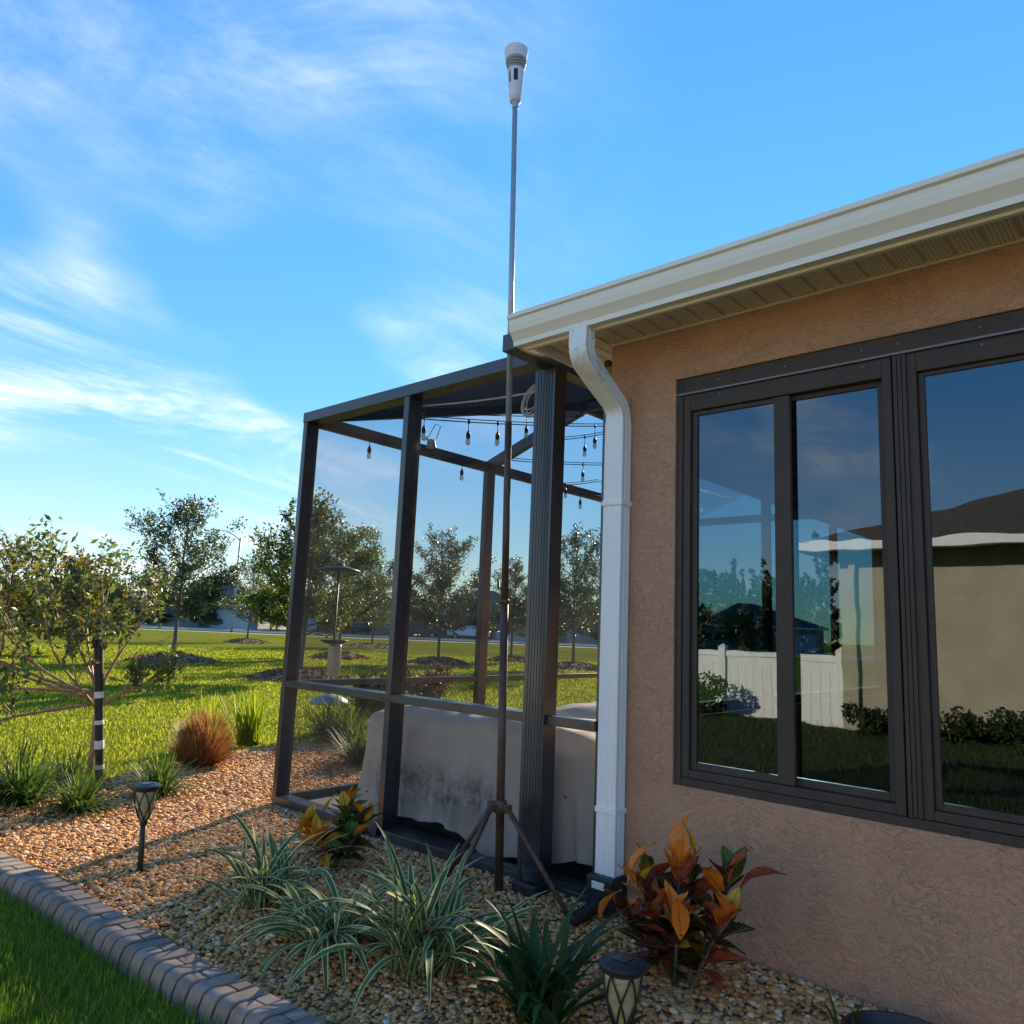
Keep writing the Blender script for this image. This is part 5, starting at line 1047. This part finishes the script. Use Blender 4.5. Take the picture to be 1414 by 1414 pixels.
def car(u, v, yaw_along, mat, label, suv):
    t = thing('parked_car', uv(u, v), label, 'car', 'cars parked across the street'); H = 1.75 if suv else 1.45; Ln = 4.7; Wd = 1.8
    prof = [(-2.3, .35), (2.3, .35), (2.33, .75), (2.2, .95), (1.2, 1.05), (.6, H - .06), (.3, H), (-1.4 if not suv else -1.9, H), (-1.75 if not suv else -2.2, H - .15), (-2.15 if not suv else -2.3, 1.0), (-2.35, .9)]
    A1, A2 = (LF, FW) if yaw_along else (FW, LF)
    def W3(a, b, z): q = Vector(uv(u, v)) + A1 * a + A2 * b; return (q.x, q.y, z)
    m = MB(); n = len(prof); m.v = [W3(a, b * (Wd / 2 - (.16 if z > 1.1 else 0)), z) for b in (-1, 1) for a, z in prof]
    m.f = [(i, (i + 1) % n, n + (i + 1) % n, n + i) for i in range(n)] + [tuple(range(n))[::-1], tuple(range(n, 2 * n))]; m.build('body', mat, t, bevel=.06)
    for s_ in (-1, 1):
        m = MB(); q = [(-1.5, 1.08), (.95, 1.08), (.5, H - .12), (-1.3, H - .12)]; m.v = [W3(a, s_ * (Wd / 2 - .13 + e), z) for e in (-.03, .02) for a, z in q]; m.f = [(3,2,1,0),(4,5,6,7),(0,1,5,4),(1,2,6,5),(2,3,7,6),(3,0,4,7)]; m.build('window', 'far_window', t)
        for a in (-1.45, 1.45):
            m = MB(); m.lathe([(.33, -.1), (.34, -.08), (.34, .08), (.33, .1)], W3(a, s_ * .82, .30), 18, tuple(A2)); wh = m.build('wheel', 'tyre', t, smooth=True, flat_angle=40)
            m = MB(); m.lathe([(.20, -.115), (.21, .115)], W3(a, s_ * .82, .30), 14, tuple(A2)); m.build('rim', 'lamp_grey', wh)
    for s_ in (-1, 1): m = MB(); m.v = [W3(2.28 + e, s_ * .62 + f, z) for e in (0, .06) for f, z in ((-.2, .68), (.2, .68), (.2, .84), (-.2, .84))]; m.f = [(3,2,1,0),(4,5,6,7),(0,1,5,4),(1,2,6,5),(2,3,7,6),(3,0,4,7)]; m.build('headlight', 'white_paint', t)
    m = MB(); m.v = [W3(a, b, z) for a, b, z in ((1.12, -.74, 1.09), (1.12, .74, 1.09), (.64, .68, H - .1), (.64, -.68, H - .1), (1.17, -.74, 1.10), (1.17, .74, 1.10), (.69, .68, H - .09), (.69, -.68, H - .09))]; m.f = [(3,2,1,0),(4,5,6,7),(0,1,5,4),(1,2,6,5),(2,3,7,6),(3,0,4,7)]; m.build('windscreen', 'far_window', t)
HN = ['tan far house behind the yellowing tree', 'grey far house behind the fruit tree', 'pale blue far house behind the lamp', 'cream far house behind the bird feeder', 'grey far house between two porch posts', 'tan far house behind the tall pole', 'cream far house by the downspout']
low = [(-26 + k * 7.6 + (k * 53 % 5 - 2) * .7, 3.1 + (k * 29 % 9) * .22) for k in range(15)]
near = [min(range(7), key=lambda i: abs(HS[i][1] - v)) for v, _ in low]
for k in range(15):
    mates = sorted([j for j in range(15) if near[j] == near[k]], key=lambda j: -low[j][1] - j * 1e-4); rank = mates.index(k)
    word = 'only' if len(mates) == 1 else ('tallest' if rank == 0 else ('lowest' if rank == len(mates) - 1 else 'middle-sized'))
    u_, v_ = 89 + (k * 37 % 7), -26 + k * 7.6 + (k * 53 % 5 - 2) * .7
    oak(uv(u_, v_), 3.1 + (k * 29 % 9) * .22, 5.6, word + ' bushy tree before the ' + HN[near[k]], 200 + k, 'oak_leaf' if k % 3 else 'hedge_leaf', 1500, .08, .10, 'low trees in front of the far houses', .30, .25, 'street_tree')
car(84, 9.5, True, 'car_dark', 'dark parked SUV seen behind the bare-topped oak', True); car(84.5, 4.2, True, 'car_silver', 'silver parked car beside the dark one', False); car(83.5, 15.5, False, 'car_dark', 'black parked car on the driveway left of the dark SUV', False)

# ------------------------------------------------------------------ neighbours behind the photographer (they show in the window glass)
nb = thing('neighbour_house', (-6.0, 4.05, 0), 'tan stucco neighbour house with shingle roof, white gutter, reflected in the window', 'house')
m = MB(); m.box(-16, -6.0, -14, 4.05, -.4, 2.62); m.build('wall', 'stucco_tan', nb)
m = MB(); e = .45; d = 5.2
m.add([(-6 + e, 4.05 + e, 2.68), (-6 + e, -14 - e, 2.68), (-16 - e, -14 - e, 2.68), (-16 - e, 4.05 + e, 2.68), (-6 + e - d, 4.05 + e - d, 2.68 + d * .40), (-6 + e - d, -14 - e + d, 2.68 + d * .40), (-16 - e + d, -14 - e + d, 2.68 + d * .40), (-16 - e + d, 4.05 + e - d, 2.68 + d * .40)],
      [(0, 4, 5, 1), (1, 5, 6, 2), (2, 6, 7, 3), (3, 7, 4, 0), (4, 7, 6, 5), (0, 1, 2, 3)]); m.build('roof', 'shingle', nb)
m = MB(); m.box(-6 + e, -6 + e + .10, -14 - e, 4.05 + e, 2.57, 2.70); m.box(-16, -6 + e, 4.05 + e, 4.05 + e + .1, 2.57, 2.70); m.build('gutter', 'white_paint', nb, bevel=.01)
m = MB(); m.box(-5.999, -6 + e - .002, -14, 4.05 + e, 2.60, 2.64); m.build('soffit', 'soffit_trim', nb)
m = MB(); m.box(-5.995, -5.91, 3.80, 3.90, 0, 2.5); m.build('downspout', 'stucco_tan', nb, bevel=.008)
fn = thing('vinyl_fence', (-6.2, 4.2, -.2), 'white vinyl privacy fence reflected in the left window pane', 'fence')
bd = None
for k in range(52):
    if bd is None:
        m = MB(); m.box(-6.21, -6.19, 4.15, 4.295, -.18, .78); o = m.build('board', 'vinyl_fence', fn, bevel=.003); bd = o.data
    else: o = link('board', bd, fn); o.location = (0, .15 * k, 0)
for nm_, z0, z1 in (('top_rail', .90, 1.0), ('middle_rail', .78, .90), ('bottom_rail', -.20, -.10)):
    m = MB(); m.box(-6.225 if nm_ != 'middle_rail' else -6.205, -6.175 if nm_ != 'middle_rail' else -6.195, 4.1, 11.95, z0, z1); m.build(nm_, 'vinyl_fence', fn, bevel=.004)
for yk in (4.12, 6.07, 8.02, 9.97, 11.92):
    m = MB(); m.box(-6.26, -6.14, yk - .06, yk + .06, -.25, 1.06); m.add([(-6.27, yk - .07, 1.06), (-6.13, yk - .07, 1.06), (-6.13, yk + .07, 1.06), (-6.27, yk + .07, 1.06), (-6.2, yk, 1.12)], [(3, 2, 1, 0), (0, 1, 4), (1, 2, 4), (2, 3, 4), (3, 0, 4)]); m.build('post', 'vinyl_fence', fn)
for k, (x, y, rx, rz, lab) in enumerate([(-5.55, 6.1, .50, .60, 'dark shrub before the white fence reflected in the left pane'), (-5.55, 3.4, .50, .42, 'hedge shrub at the corner of the tan neighbour house'), (-5.5, 2.5, .55, .42, 'hedge shrub by the tan neighbour wall, second from its corner'), (-5.5, 1.6, .55, .45, 'hedge shrub by the tan neighbour wall, third from its corner'), (-5.5, .6, .55, .42, 'hedge shrub by the tan neighbour wall, fourth from its corner')]):
    shrub('hedge_shrub', (x, y, -.1), lab, rx, rz, 1800, .045, 'hedge_leaf', 90 + k, 'hedge below the neighbour wall')
for k, (x, y, H, cw) in enumerate([(-29, 16, 2.5, 6.5), (-24, 16.5, 2.8, 6.0), (-36, 16.5, 3.3, 7.5)]):
    oak((x, y, 0), H, cw, ['lowest leafy tree beyond the white fence', 'shorter leafy tree beyond the open end of the white fence', 'taller leafy tree behind the tan neighbour house'][k], 120 + k, 'oak_leaf', 6500, .10, .09, 'trees beyond the white fence', .19, .4, 'yard_tree')
